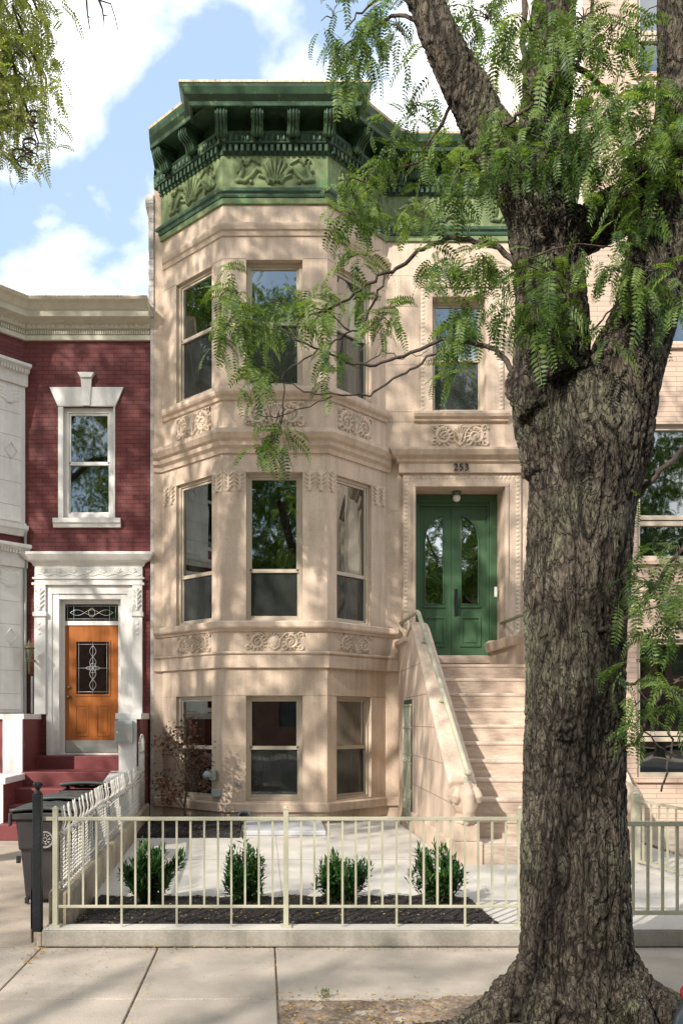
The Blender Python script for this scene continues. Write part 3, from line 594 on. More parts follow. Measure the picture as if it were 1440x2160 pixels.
# crumbling party wall edge on the left
g = MB()
pts = [(XL-.075, .05)]
zz = [7.9, 8.3, 8.8, 9.3, 9.8]
for k in range(40):
    z0 = 7.95+k*.048; e = .012*random.random()+(.05 if z0 > 9.65 else 0); g.box(XL-.075-e, XL-.002, YF-.03+.01*random.random(), YF+.5, z0, z0+.047)
g.box(XL-.055, XL-.002, YF+.0, YF+.4, .0, 7.95)
g.build('party_wall_edge', mk('flaking_grey_stucco', (.55, .50, .45), .9, var=.4, vs=8, bump=.5, bs=30), H)
# vents on the bay
g = MB(); c = W(515, 1722, 12.44); g.lathe(c, [(.10, 0), (.10, .03), (.075, .035), (.07, .02)], 20, (0, -1, 0)); o = g.build('wall_vent', 'meter', H)
g = MB(); 
for k in range(5): g.tube([(c[0]-.045+.02*k, c[1]-.035, c[2]-.05), (c[0]-.045+.02*k, c[1]-.035, c[2]+.05)], .006, 5)
g.tube([(c[0]-.05, c[1]-.035, c[2]), (c[0]+.05, c[1]-.035, c[2])], .006, 5); g.build('grille', 'iron', o)
g = MB(); c = W(504, 1654, 12.45); g.lathe(c, [(.034, 0), (.034, .02), (.02, .045), (.0, .05)], 14, (0, -1, 0)); g.build('hose_outlet', 'meter', H)
# ------------------------------------------------------------------ stoop
S = thing('stoop', (2.9, 11, .1), 'tall sandstone front steps with sloping stucco side walls leading up to the green double door', 'steps')
zk = lambda k: .1+.207*k
g = MB(); tdm = []
for k in range(1, 12):
    y0 = 9.1+.27*(k-1); y1 = 13.42 if k == 11 else y0+.30
    g.box(2.26, 3.64, y0, y1, zk(k)-.250, zk(k)-.045); tdm.append((y0, y1, zk(k)))
g2 = g.build('steps', 'step', S, bevel=.004)
for y0, y1, z in tdm: MB().box(2.262, 3.638, y0-.012, y1, z-.045, z).build('tread', 'tread', g2, bevel=.014)
MB().box(2.20, 3.70, 8.91, 9.4, .0, .30).build('bottom_step', 'step', S, bevel=.012)
xl = lambda y: 1.99+(y-8.9)*.0287        # outer face of the left side wall
def cheek(xa, xb, gate=None):
    top = [(13.42, 2.80), (12.35, 2.80), (12.1, 2.88), (11.95, 2.92), (11.75, 2.86), (9.25, 1.02), (9.12, .90)]
    body = MB()
    segs = top
    for i in range(len(segs)-1):
        (ya, za), (yb, zb) = segs[i], segs[i+1]
        if gate and ya > 12.3 and yb < 13:     # above the doorway under the stoop
            zl = 1.93
        else: zl = .0
        body.hexa([(xa(yb), yb, 0), (xb(yb), yb, 0), (xb(ya), ya, 0), (xa(ya), ya, 0), (xa(yb), yb, zb), (xb(yb), yb, zb), (xb(ya), ya, za), (xa(ya), ya, za)])
    return body
b = cheek(lambda y: xl(y), lambda y: 2.26+(y-8.9)*.004)
b.build('side_wall', 'cheek', S)
cop = MB(); top = [(9.1, .93), (9.6, 1.29), (11.72, 2.86), (11.85, 2.935), (12.0, 2.965), (12.15, 2.94), (12.4, 2.85)]
vs = []; ncs = 5
for y, z in top:
    xa, xb = xl(y)-.02, 2.275+(y-8.9)*.004
    for q, dz in ((xa, -.05), (xa, .0), (xa+.04, .022), (xb-.04, .022), (xb, .0), (xb, -.05)): vs.append((q, y, z+dz))
n = 6; fs = [(i*n+k, i*n+k+1, (i+1)*n+k+1, (i+1)*n+k) for i in range(len(top)-1) for k in range(n-1)]+[(i*n+5, i*n, (i+1)*n, (i+1)*n+5) for i in range(len(top)-1)]+[tuple(range(6)), tuple(len(vs)-6+k for k in range(6))]
cop.add(vs, fs); cop.build('coping', 'cheek', S, bevel=.008)
MB().sweep([(2.05, 13.42), (2.03, 12.35)], [(-.4, 2.70), (-.07, 2.70), (-.05, 2.74), (-.01, 2.76), (-.01, 2.83), (-.4, 2.85)]).build('landing_cap', 'cheek', S, bevel=.005)
pb = MB().hexa([(xl(9)-.035, 9.1, .05), (xl(9)+.05, 9.1, .05), (xl(11.8)+.05, 11.8, .05), (xl(11.8)-.035, 11.8, .05), (xl(9)-.035, 9.1, .34), (xl(9)+.05, 9.1, .34), (xl(11.8)+.05, 11.8, .34), (xl(11.8)-.035, 11.8, .34)]); pb.build('side_plinth', 'cheek', S, bevel=.012)
# masonry joints on the side wall
for z, ya, yb in ((.72, 9.1, 11.85), (1.12, 9.5, 11.85), (1.52, 10.0, 11.85), (1.93, 10.6, 12.5), (2.35, 11.2, 13.3)):
    MB().hexa([(xl(ya)-.0025, ya, z), (xl(ya)+.01, ya, z), (xl(yb)+.01, yb, z), (xl(yb)-.0025, yb, z), (xl(ya)-.0025, ya, z+.007), (xl(ya)+.01, ya, z+.007), (xl(yb)+.01, yb, z+.007), (xl(yb)-.0025, yb, z+.007)]).build('masonry_joint', 'joint', S)
# doorway under the stoop with its iron gate
g = MB().hexa([(xl(11.9)-.004, 11.9, .1), (xl(11.9)+.02, 11.9, .1), (xl(12.75)+.02, 12.75, .1), (xl(12.75)-.004, 12.75, .1), (xl(11.9)-.004, 11.9, 1.9), (xl(11.9)+.02, 11.9, 1.9), (xl(12.75)+.02, 12.75, 1.9), (xl(12.75)-.004, 12.75, 1.9)]); g.build('doorway_shade_panel', 'room', S)  # dark flat panel on the wall, painted as the shaded opening behind the gate
g = MB(); fG = Fr((xl(12.75)-.02, 12.75), (xl(11.9)-.02, 11.9)); gl = fG.len
for k in range(9): a = .03+(gl-.06)*k/8; g.tube([fG.p(a, 0, .14), fG.p(a, 0, 1.82)], .008, 5)
for z in (.14, .62, 1.0, 1.12, 1.5, 1.82): g.fb(fG, .0, gl, -.01, .01, z-.012, z+.012)
for k in range(8):
    a = .03+(gl-.06)*(k+.5)/8
    for z in (1.06, 1.56): g.tube([fG.p(a+.03*math.cos(t), 0, z+.03*math.sin(t)) for t in [i*math.pi/4 for i in range(9)]], .006, 4)
for k in range(12):
    a = gl*k/12; g.tube([fG.p(a, 0, .16), fG.p(min(gl, a+.18), 0, .6)], .005, 4); g.tube([fG.p(a, 0, .6), fG.p(min(gl, a+.18), 0, .16)], .005, 4)
g.build('iron_gate', 'fence', S)
# right side wall
b = cheek(lambda y: 3.64, lambda y: 3.95); b.build('side_wall', 'cheek', S)
frust(MB(), 3.55, 3.95, 13.42, [(0, 2.66), (.03, 2.70), (.06, 2.74), (.06, 2.82), (0, 2.86)]).build('landing_cap', 'cheek', S)
MB().box(3.56, 3.70, 12.0, 13.42, 2.30, 2.66).build('landing_wall', 'cheek', S)
MB().hexa([(3.50, 12.0, 2.66), (3.98, 12.0, 2.66), (3.98, 13.40, 2.66), (3.50, 13.40, 2.66), (3.46, 11.95, 2.80), (4.0, 11.95, 2.80), (4.0, 13.40, 2.80), (3.46, 13.40, 2.80)]).build('landing_cap', 'cheek', S, bevel=.01)
def newel(cx, y):
    MB().box(cx-.155, cx+.155, y-.02, y+.30, .05, .335).build('newel_base', 'cheek', S, bevel=.012)
    MB().box(cx-.125, cx+.125, y+.02, y+.30, .335, .52).build('newel_shaft', 'cheek', S, bevel=.01)
    g = MB(); g.ball((cx, y+.14, .75), .135, .16, .17, 18); g.ball((cx, y+.14, .56), .13, .14, .07, 16)
    for sg in (-1, 1):
        g.tube([(cx+sg*.03, y+.1, .90), (cx+sg*.085, y+.05, .86), (cx+sg*.110, y+.02, .80), (cx+sg*.118, y+.04, .745)], [.035, .058, .055, .038], 12)
        g.tube([(cx+sg*.03, y+.22, .90), (cx+sg*.09, y+.22, .86), (cx+sg*.115, y+.22, .80), (cx+sg*.12, y+.22, .745)], [.035, .055, .055, .03], 12)
    for k in range(7): a = math.pi*(k/6)-math.pi; g.ball((cx+.105*math.cos(a), y+.13+.12*math.sin(a), .545), .032, .032, .04, 10)
    g.tube([(cx, y+.06, .93), (cx, y-.01, .82), (cx, y-.02, .66), (cx, y+.0, .56)], [.05, .07, .065, .05], 12)
    ob = g.build('tmp', 'cheek', S); md = ob.modifiers.new('r', 'REMESH'); md.mode = 'VOXEL'; md.voxel_size = .009
    sm = ob.modifiers.new('s', 'SMOOTH'); sm.iterations = 2
    dg = bpy.context.evaluated_depsgraph_get(); me = bpy.data.meshes.new_from_object(ob.evaluated_get(dg)); bpy.data.objects.remove(ob); me.materials.clear()
    me.polygons.foreach_set('use_smooth', [True]*len(me.polygons)); nw = link('newel_cap', me, 'cheek', S)
    g = MB()
    for sg in (-1, 1):
        for k in range(6): g.ball((cx+sg*(.04+.020*k), y+.035-.006*k, .925-.026*k), .008, .008, .010, 8)
    g.build('hole_shade_beads', 'joint', nw)  # dark beads standing in for the shade inside drilled holes
newel(2.13, 8.9); newel(3.80, 8.9)
def rail(x, s):
    g = MB(); g.tube([(x, 13.40, 3.13), (x, 12.0, 3.13), (x, 11.88, 3.10), (x+.0, 11.75, 3.01), (x-.0, 9.05, 1.07), (x, 8.99, 1.045)], [.030]*5+[.028], 12); g.ball((x, 9.0, 1.05), .042, .042, .036, 12)
    rl = g.build('handrail', 'fence', S)
    for y in (9.1, 10.3, 11.4, 12.7):
        zt = 3.13 if y > 12 else 1.07+(y-9.05)*(3.01-1.07)/2.7; zb = 2.82 if y > 12 else .93+(y-9.1)*.741
        prof = [(.045, 0), (.045, .02), (.025, .03), (.03, .06), (.018, .09), (.014, .14), (.024, .17), (.014, .2), (.012, max(.21, zt-zb))]
        MB().lathe((x, y, zb), prof, 10).build('baluster', 'fence', S)
rail(2.16, 1); rail(3.74, -1)
# door pad in front of the bay
g = MB(); pts = []
g.prism([(-.25, 11.12), (.82, 11.10), (.84, 12.40), (-.27, 12.42)], .101, .165); tag(g.build('access_slab', mk('grey_slate_slab', (.46, .46, .47), .7, var=.12, bump=.2), bevel=.012), 'flat grey concrete slab on the yard under the middle basement window', 'slab')
# ------------------------------------------------------------------ left red brick house
YR = 13.5
B = thing('red_brick_house', (-4, 14, 0), 'dark red painted brick house with white trim, cream cornice and an orange wooden door', 'house')
fRd = FX(YR); Q0 = (-3.77, YR); Q1 = (-4.78, 12.49)
fq = Fr(Q1, Q0)
MB().wall(fRd, -3.77, XL-.056, 0, 7.95, [(-3.16, -2.36, 4.81, 6.56), (-3.24, -2.22, 1.05, 3.70)], depth=.25).build('front_wall', 'redbrick', B, fixn=False)
wl = MB().wall(fq, 0, fq.len, 0, 7.95, [(.0, .72, 1.75, 3.95), (.0, .72, 4.85, 6.7)], depth=.2)
wl.quad((-9, 12.49, 0), (-4.78, 12.49, 0), (-4.78, 12.49, 7.95), (-9, 12.49, 7.95)); wl.quad((-9, 12.49, 0), (-9, 12.49, 7.95), (-9, 22, 7.95), (-9, 22, 0))
wl.quad((-1.78, 13.5, 0), (-1.78, 22, 0), (-1.78, 22, 7.95), (-1.78, 13.5, 7.95)); wl.quad((-9, 22, 0), (-9, 22, 7.95), (-1.78, 22, 7.95), (-1.78, 22, 0))
wl.build('bay_wall', 'redbrick', B, fixn=False)
MB().prism([(-9, 22), (-9, 12.49), (-4.78, 12.49), (-3.77, 13.5), (-1.78, 13.5), (-1.78, 22)], 7.95, 8.0).build('roof', 'flash', B)
cp = [(-9, 12.49), Q1, Q0, (XL-.06, YR)]
MB().sweep(cp, [(0, 7.60), (.05, 7.60), (.055, 7.67), (.03, 7.68), (.03, 7.76), (.07, 7.77), (.09, 7.86), (.11, 7.88), (.24, 7.885), (.25, 7.97), (.28, 7.985), (.34, 8.05), (.40, 8.08), (.41, 8.10), (0, 8.12)]).build('cornice', 'creamtrim', B, bevel=.004)
MB().sweep(cp, [(0, 8.122), (.415, 8.103), (.415, 8.125), (0, 8.14)]).build('roof_flashing', 'flash', B)
for fr, L0, L1 in ((fRd, -3.73, XL-.07), (fq, .8, fq.len-.02)):
    d = MB(); n = int((L1-L0)/.036)
    for k in range(n): a = L0+(L1-L0)*(k+.5)/n; d.fb(fr, a-.011, a+.011, .03, .055, 7.69, 7.755)
    d.build('dentil_row', 'creamtrim', B)
    w_ = L1-L0; n = int(w_/.075); st = []
    for k in range(n): st += [(w_*(k+.5)/n, .04, .03, .018)]
    carve(fr, L0, L1, 7.775, 7.855, st, .082, 'creamtrim', 'egg_moulding', .011, B)
# window of the red house
window(B, fRd, -3.16, -2.36, 4.81, 6.56, 5.68, mat='white', n=-.05, glass='glassred', screen=False, fw=.075)
g = MB()
for b in ((-3.235, -3.155, 4.80, 6.57), (-2.365, -2.335, 4.80, 6.57)): g.fb(fRd, b[0], b[1], -.04, .02, b[2], b[3])
g.build('window_jamb', 'white', B, bevel=.004)
g = MB(); g.ext([(-3.24, 6.565), (-2.33, 6.565), (-2.20, 6.865), (-3.37, 6.865)], lambda p, q: fRd.p(p[0], q, p[1]), -.01, .035); g.build('flat_arch_lintel', 'white', B, bevel=.004)
g = MB(); g.ext([(-2.84, 6.565), (-2.73, 6.565), (-2.70, 7.0), (-2.87, 7.0)], lambda p, q: fRd.p(p[0], q, p[1]), 0, .06); g.ext([(-2.87, 7.0), (-2.70, 7.0), (-2.655, 7.08), (-2.915, 7.08)], lambda p, q: fRd.p(p[0], q, p[1]), 0, .09)
g.build('keystone', 'white', B, bevel=.004)
MB().sweep([(-3.31, YR), (-2.245, YR)], [(-.02, 4.65), (.04, 4.65), (.05, 4.70), (.08, 4.72), (.08, 4.79), (-.02, 4.81)]).build('window_sill', 'white', B, bevel=.004)
# door surround
g = MB(); frust(g, -3.58, -1.92, YR, [(0, 4.03), (.04, 4.035), (.07, 4.09), (.14, 4.12), (.18, 4.17), (.20, 4.20), (.20, 4.24), (0, 4.26)]); g.build('door_hood', 'white', B, bevel=.005)
fr_ = MB(); fr_.fb(fRd, -3.60, -1.90, -.01, .05, 3.77, 4.03); fr_.fb(fRd, -3.63, -1.87, 0, .075, 3.83, 3.86); fr_.fb(fRd, -3.64, -1.87, 0, .08, 3.735, 3.775); fr_.build('door_entablature', 'white', B, bevel=.004)
carve(fRd, -3.57, -1.93, 3.865, 4.03, anthemion(1.64, .165, 7), .051, 'white', 'leaf_frieze', .007, B)
for x0, x1 in ((-3.60, -3.42), (-2.055, -1.90)):
    MB().fb(fRd, x0, x1, -.01, .07, 1.7, 3.735).build('pilaster', 'white', B, bevel=.006)
    carve(fRd, x0+.01, x1-.01, 3.33, 3.70, leaf_panel(x1-x0-.02, .37, 1, .03), .071, 'white', 'pilaster_capital', .008, B)
    MB().fb(fRd, x0-.02, x1+.02, 0, .10, 3.24, 3.31).build('capital_ring', 'white', B, bevel=.01)
    carve(fRd, x0+.05, x1-.05, 2.92, 3.2, [(.03, .05+.08*k, .022, .012) for k in range(3)], .071, 'white', 'pilaster_drop', .008, B)
g = MB()
for a, b_, n1, zt in ((-3.42, -3.33, .03, 3.735), (-3.33, -3.22, .012, 3.60)):
    g.fb(fRd, a, b_, -.2, n1, 1.05, zt)
for a, b_, n1, zt in ((-2.14, -2.055, .03, 3.735), (-2.25, -2.14, .012, 3.60)): g.fb(fRd, a, b_, -.2, n1, 1.05, zt)
g.fb(fRd, -3.33, -2.14, -.19, .03, 3.60, 3.735); g.fb(fRd, -3.22, -2.25, -.19, .005, 3.52, 3.60); g.build('door_casing', 'white', B, bevel=.006)
fd = FX(YR+.14)
g = MB()
for b in ((-3.22, -3.16, 1.08, 3.52), (-2.31, -2.25, 1.08, 3.52), (-3.16, -2.31, 3.46, 3.52), (-3.16, -2.31, 3.12, 3.19)): g.fb(fd, b[0], b[1], -.05, .02, b[2], b[3])
g.fb(fd, -3.22, -2.25, -.05, .08, 1.05, 1.085); g.build('door_frame', 'white', B, bevel=.005)
tp = MB(); tp.fb(fd, -3.155, -2.315, -.01, 0, 3.195, 3.455); tr = tp.build('transom_window', 'glassred', B)
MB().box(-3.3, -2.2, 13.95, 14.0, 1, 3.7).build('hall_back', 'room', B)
g = MB()
def loopz(mb, cx, cz, w_, h_, n, y, r=.003, ph=0):
    mb.tube([(cx+w_*math.sin(2*math.pi*k/n*1+ph), y, cz+h_*math.cos(2*math.pi*k/n)) for k in range(n+1)], r, 4)
y = YR+.135
for x in (-3.12, -3.02, -2.45, -2.35): g.tube([(x, y, 3.2), (x, y, 3.45)], .003, 4)
for z in (3.225, 3.43): g.tube([(-3.15, y, z), (-2.32, y, z)], .003, 4)
for sg in (-1, 1): g.tube([(-3.08+.69*k/60, y, 3.325+sg*.045*math.sin(k/60*math.pi*3)) for k in range(61)], .0032, 4)
loopz(g, -2.735, 3.325, .05, .07, 16, y); g.build('leaded_pattern', 'lead', tr)
g = MB(); px0, px1, pz0, pz1 = -2.98, -2.46, 2.02, 2.86
for b in ((-3.155, px0, 1.09, 3.12), (px1, -2.315, 1.09, 3.12), (px0, px1, 1.09, pz0), (px0, px1, pz1, 3.12)): g.fb(fd, b[0], b[1], -.04, 0, b[2], b[3])
for q in ((px0-.02, px1+.02, pz0-.025, pz0), (px0-.02, px1+.02, pz1, pz1+.025), (px0-.02, px0, pz0, pz1), (px1, px1+.02, pz0, pz1)): g.fb(fd, q[0], q[1], 0, .014, q[2], q[3])
for a, b_ in ((-3.0, -2.78), (-2.66, -2.44)):
    for q in ((a, b_, 1.35, 1.37), (a, b_, 1.83, 1.85), (a, a+.02, 1.37, 1.83), (b_-.02, b_, 1.37, 1.83)): g.fb(fd, q[0], q[1], 0, .008, q[2], q[3])
    g.fb(fd, a+.045, b_-.045, 0, .006, 1.41, 1.79)
rd = g.build('front_door', 'wood', B, bevel=.002)
MB().fb(fd, -3.15, -2.32, 0, .004, 1.095, 1.285).build('kick_plate', 'steel', rd)
p = MB(); p.fb(fd, px0, px1, -.02, -.012, pz0, pz1); p.build('door_pane', 'glassred', rd)
g = MB(); y = YR+.15; cx = (px0+px1)/2; cz = (pz0+pz1)/2
for x in (px0+.035, px1-.035): g.tube([(x, y, pz0), (x, y, pz1)], .003, 4)
for z in (pz0+.04, pz1-.04, cz): g.tube([(px0, y, z), (px1, y, z)], .003, 4)
for sg in (-1, 1): g.tube([(cx+sg*.05*math.sin(k/60*math.pi*4), y, pz0+.06+(pz1-pz0-.12)*k/60) for k in range(61)], .0032, 4)
loopz(g, cx, cz, .11, .03, 16, y); loopz(g, cx, cz, .05, .08, 16, y); g.tube([(cx, y, pz0), (cx, y, pz1)], .003, 4); g.build('leaded_pattern', 'lead', rd)
g = MB(); g.ball((-3.10, YR+.10, 1.98), .028, .028, .028, 12); g.lathe((-3.10, YR+.14, 1.98), [(.03, 0), (.02, .03)], 12, (0, -1, 0)); g.lathe((-3.10, YR+.14, 2.13), [(.026, 0), (.026, .025), (.012, .03)], 12, (0, -1, 0)); g.build('door_knob', 'brass', rd)
# white terracotta bay dressing
def bayfront(z0, z1, zt):
    L = fq.len
    MB().fb(fq, .72, L-.005, -.05, .035, z0, z1).build('terracotta_facing', 'white', B, bevel=.006)
    MB().fb(fq, .93, L-.09, .035, .06, z0+.05, z1-.05).build('bay_pilaster', 'white', B, bevel=.008)
    MB().sweep([fq.p(0, 0, 0)[:2], fq.p(L+.02, 0, 0)[:2]], [(-.02, z1), (.07, z1), (.08, zt-.24), (.08, zt-.12), (.13, zt-.1), (.14, zt-.05), (.2, zt-.03), (.2, zt+.02), (-.02, zt+.05)]).build('bay_entablature', 'white', B, bevel=.006)
    d = MB()
    for k in range(int(L/.05)): d.fb(fq, .05*k, .05*k+.025, .08, .15, zt-.12, zt-.04)
    d.build('dentil_row', 'white', B)
    c = L-.09-.18; zc = z0+(z1-z0)*.52
    g = MB(); g.tube([fq.p(c, .062, zc-.13), fq.p(c+.10, .062, zc), fq.p(c, .062, zc+.13), fq.p(c-.10, .062, zc), fq.p(c, .062, zc-.13)], .012, 5); g.build('diamond_relief', 'white', B)
    carve(fq, .95, L-.11, z1-.32, z1-.06, leaf_panel(L-1.06, .26, 1, .02), .061, 'white', 'bay_capital', .012, B)
    z = z0+.3
    while z < z1-.4:
        MB().fb(fq, .73, .925, .03, .0365, z-.003, z+.003).build('tile_joint', 'whitejoint', B); MB().fb(fq, .935, L-.095, .055, .0615, z-.003, z+.003).build('tile_joint', 'whitejoint', B); z += .36
bayfront(1.72, 4.0, 4.33); bayfront(4.66, 6.86, 7.16)
MB().sweep([fq.p(0, 0, 0)[:2], fq.p(fq.len+.01, 0, 0)[:2]], [(-.02, 4.50), (.05, 4.50), (.08, 4.58), (.12, 4.60), (.12, 4.66), (-.02, 4.68)]).build('bay_sill', 'white', B, bevel=.006)
window(B, fq, .0, .72, 1.75, 3.95, 2.9, mat='white', n=-.05, glass='glassred', screen=False); window(B, fq, .0, .72, 4.85, 6.7, 5.8, mat='white', n=-.05, glass='glassred', screen=False)
# its steps and side walls
T = thing('red_steps', (-2.8, 12.5, 0), 'dark red painted steps with white capped side walls below the orange door', 'steps')
g = MB()
for z, y in ((1.05, 13.22), (.85, 12.45), (.64, 12.05), (.43, 11.7), (.22, 11.35)): g.box(-3.53, -2.12, y, 13.52, z-.22, z)
g.build('steps', 'redpaint', T, bevel=.012)
MB().box(-3.88, -3.52, 12.55, 13.5, 0, 1.62).build('side_wall', 'redpaint', T); MB().box(-3.9, -3.50, 12.5, 13.5, 1.62, 1.70).build('coping', 'white', T, bevel=.006)
MB().box(-3.81, -3.525, 12.50, 12.548, .83, 1.62).build('white_front_panel', 'white', T)
MB().box(-4.4, -3.50, 11.55, 12.5, .16, .74).build('side_wall', 'redpaint', T); MB().box(-4.43, -3.47, 11.50, 12.56, .74, .83).build('coping', 'white', T, bevel=.006); MB().box(-4.4, -3.505, 11.505, 11.545, .17, .74).build('white_front_panel', 'white', T)
MB().box(-4.4, -3.48, 11.52, 12.5, 0, .16).build('base_course', 'redpaint', T)
MB().box(-2.13, -1.81, 12.60, 13.5, 0, 1.62).build('side_wall', 'redpaint', T); MB().box(-2.17, -1.79, 12.55, 13.5, 1.62, 1.71).build('coping', 'white', T, bevel=.006); MB().box(-2.12, -1.86, 12.55, 12.598, .8, 1.62).build('white_front_panel', 'white', T)
MB().box(-2.22, -1.84, 11.7, 12.55, 0, .62).build('side_wall', 'white', T, bevel=.008); MB().hexa([(-2.24, 11.68, .62), (-1.83, 11.68, .62), (-1.83, 12.56, .62), (-2.24, 12.56, .62), (-2.24, 11.68, .70), (-1.83, 11.68, .70), (-1.83, 12.56, .86), (-2.24, 12.56, .86)]).build('coping', 'white', T, bevel=.006)
# mailbox
g = MB().box(-2.16, -1.90, 12.42, 12.545, 1.27, 1.60); mb_ = g.build('mailbox', 'meter', bevel=.008); tag(mb_, 'grey metal mailbox on the white side wall beside the orange door', 'mailbox')
MB().box(-2.14, -1.92, 12.413, 12.419, 1.30, 1.56).build('mailbox_door', 'steel', mb_, bevel=.003); g = MB(); g.ball((-2.12, 12.405, 1.43), .013, .013, .013, 8); g.build('lock', 'globe', mb_)
# lantern
LT = thing('wall_lantern', (-3.70, 13.4, 2.2), 'aged brass wall lantern on red brick between the white bay and the door surround', 'lantern')
c = (-3.62, 13.22, 2.62)
MB().lathe(c, [(.04, -.06), (.045, -.04), (.062, .10), (.06, .105)], 6).build('glass_body', mk('smoky_glass', (.18, .2, .13), .2), LT)
g = MB()
for k in range(6): a = k*math.pi/3; g.tube([(c[0]+.045*math.cos(a), c[1]+.045*math.sin(a), c[2]-.04), (c[0]+.066*math.cos(a), c[1]+.066*math.sin(a), c[2]+.10)], .006, 4)
g.lathe(c, [(.09, .10), (.08, .115), (.04, .17), (.015, .19), (.02, .205), (.008, .22), (.0, .25)], 12); g.lathe(c, [(.0, -.30), (.016, -.28), (.02, -.12), (.045, -.07), (.045, -.055)], 10)
g.tube([(c[0], c[1], c[2]-.1), (c[0]+.03, c[1]+.1, c[2]-.08), (c[0]+.03, 13.49, c[2]-.08)], .018, 6); g.lathe((c[0]+.03, 13.49, c[2]-.08), [(.05, 0), (.05, .02), (.02, .03)], 12, (0, -1, 0)); g.build('brass_frame', 'brass', LT)
MB().tube([(-3.64, 13.46, 1.72), (-3.64, 13.46, 2.3)], .02, 8).build('conduit', 'meter', LT)
dp = MB().tube([(-3.74, 13.44, 1.7), (-3.74, 13.44, 4.7)], .022, 8).build('drain_pipe', 'meter'); tag(dp, 'thin grey pipe running up the corner of the white bay', 'pipe')
# ------------------------------------------------------------------ right brick building
YN = 13.25
E = thing('tan_brick_building', (8, 14, 0), 'tall tan brick apartment building behind the tree on the right with aluminium windows', 'building')
fN = FX(YN); st = [(.72, 2.86), (4.10, 6.20), (7.45, 9.55), (11.65, 13.8)]
MB().wall(fN, 4.95, 12, 0, 16, [(x, x+1.9, a, b) for a, b in st for x in (5.80, 8.9)], depth=.16).build('front_wall', 'tanbrick', E, fixn=False)
g = MB(); g.quad((4.95, YN, 0), (4.95, YN, 16), (4.95, 21, 16), (4.95, 21, 0)); g.quad((12, YN, 0), (12, 24, 0), (12, 24, 16), (12, YN, 16)); g.quad((4.95, YN, 16), (12, YN, 16), (12, 24, 16), (4.95, 24, 16)); g.quad((4.95, 21, 0), (4.95, 21, 16), (12, 24, 16), (12, 24, 0)); g.build('side_wall', 'sidewall', E, fixn=False)
for a, b in st:
    for x in (5.80, 8.9):
        t = MB(); fw = .07; x1 = x+1.9; zr = a+(b-a)*.30
        for q in ((x, x+fw, a, b), (x1-fw, x1, a, b), (x+fw, x1-fw, b-fw, b), (x+fw, x1-fw, a, a+fw), (x+fw, x1-fw, zr-.09, zr-.02), (x+fw, x1-fw, zr+.0, zr+.07)): t.fb(fN, q[0], q[1], -.15, -.06, q[2], q[3])
        wo = t.build('window', 'frame', E, bevel=.004)
        for c, d in ((zr+.07, b-fw), (a+fw, zr-.09)): MB().quad(fN.p(x+fw, -.112, c), fN.p(x1-fw, -.112, c), fN.p(x1-fw, -.112, d), fN.p(x+fw, -.112, d)).build('pane', 'glass', wo, fixn=False)
        p = MB(); e = .03; p.add([fN.p(x-e, -.16, a-e), fN.p(x1+e, -.16, a-e), fN.p(x1+e, -1.2, a-e), fN.p(x-e, -1.2, a-e), fN.p(x-e, -.16, b+e), fN.p(x1+e, -.16, b+e), fN.p(x1+e, -1.2, b+e), fN.p(x-e, -1.2, b+e)], [(0, 1, 2, 3), (4, 7, 6, 5), (3, 2, 6, 7), (1, 5, 6, 2), (0, 3, 7, 4)]); p.build('room_interior', 'room', wo)
        MB().fb(fN, x-.03, x1+.03, -.05, .05, a-.08, a-.005).build('window_sill', 'tanbrick', wo, bevel=.006)
        MB().fb(fN, x-.02, x1+.02, -.15, .012, b+.004, b+.03).build('lintel_angle', 'frame', wo)
# ------------------------------------------------------------------ across the street (seen only in the window glass)
K = thing('brown_brick_row', (0, -28, 0), 'brown brick row houses on the far side of the street', 'building')
fK = Fr((30, -26), (-30, -26)); hol = [(x, x+1.1, z, z+1.9) for x in np.arange(1, 58, 2.7) for z in (1.2, 4.4, 7.4)]
MB().wall(fK, 0, 60, 0, 10.2, hol, depth=.2).build('front_wall', 'brown', K, fixn=False)
MB().fb(fK, 0, 60, -8, -.21, 0, 10).build('inner_wall', 'room', K); MB().sweep([(30, -26), (-30, -26)], [(0, 9.9), (.3, 10), (.5, 10.4), (0, 10.4)]).build('cornice', 'green', K)
#@@OBJECTS
# ------------------------------------------------------------------ kerb walls and fences
GW = thing('garden_kerb', (.1, 6.1, 0), 'low concrete kerb wall carrying the pale khaki front fence along the pavement', 'kerb wall')
MB().box(-1.56, 4.9, 6.022, 6.19, 0, .12).build('front_kerb', 'kerb', GW, bevel=.012); MB().box(-1.555, 4.9, 6.028, 6.187, .1205, .126).build('kerb_top', 'yard', GW, bevel=.002)
MB().hexa([(-1.60, 6.03, 0), (-1.56, 6.03, 0), (-1.56, 6.2, 0), (-1.60, 6.2, 0), (-1.60, 6.03, .10), (-1.562, 6.03, .10), (-1.562, 6.2, .10), (-1.60, 6.2, .10)]).build('kerb_end', 'dirtykerb', GW, bevel=.01)
SW = MB().hexa([(-1.56, 6.2, 0), (-1.40, 6.2, 0), (-1.70, 12.8, 0), (-1.86, 12.8, 0), (-1.56, 6.2, .36), (-1.40, 6.2, .36), (-1.70, 12.8, .36), (-1.86, 12.8, .36)]).build('side_kerb_wall', 'dirtykerb', bevel=.02)
tag(SW, 'dirty low concrete wall carrying the old white fence between the two yards', 'kerb wall')
FE = thing('front_fence', (.17, 6.1, .12), 'pale khaki metal railing with thin square pickets on the kerb left of the big tree', 'fence')
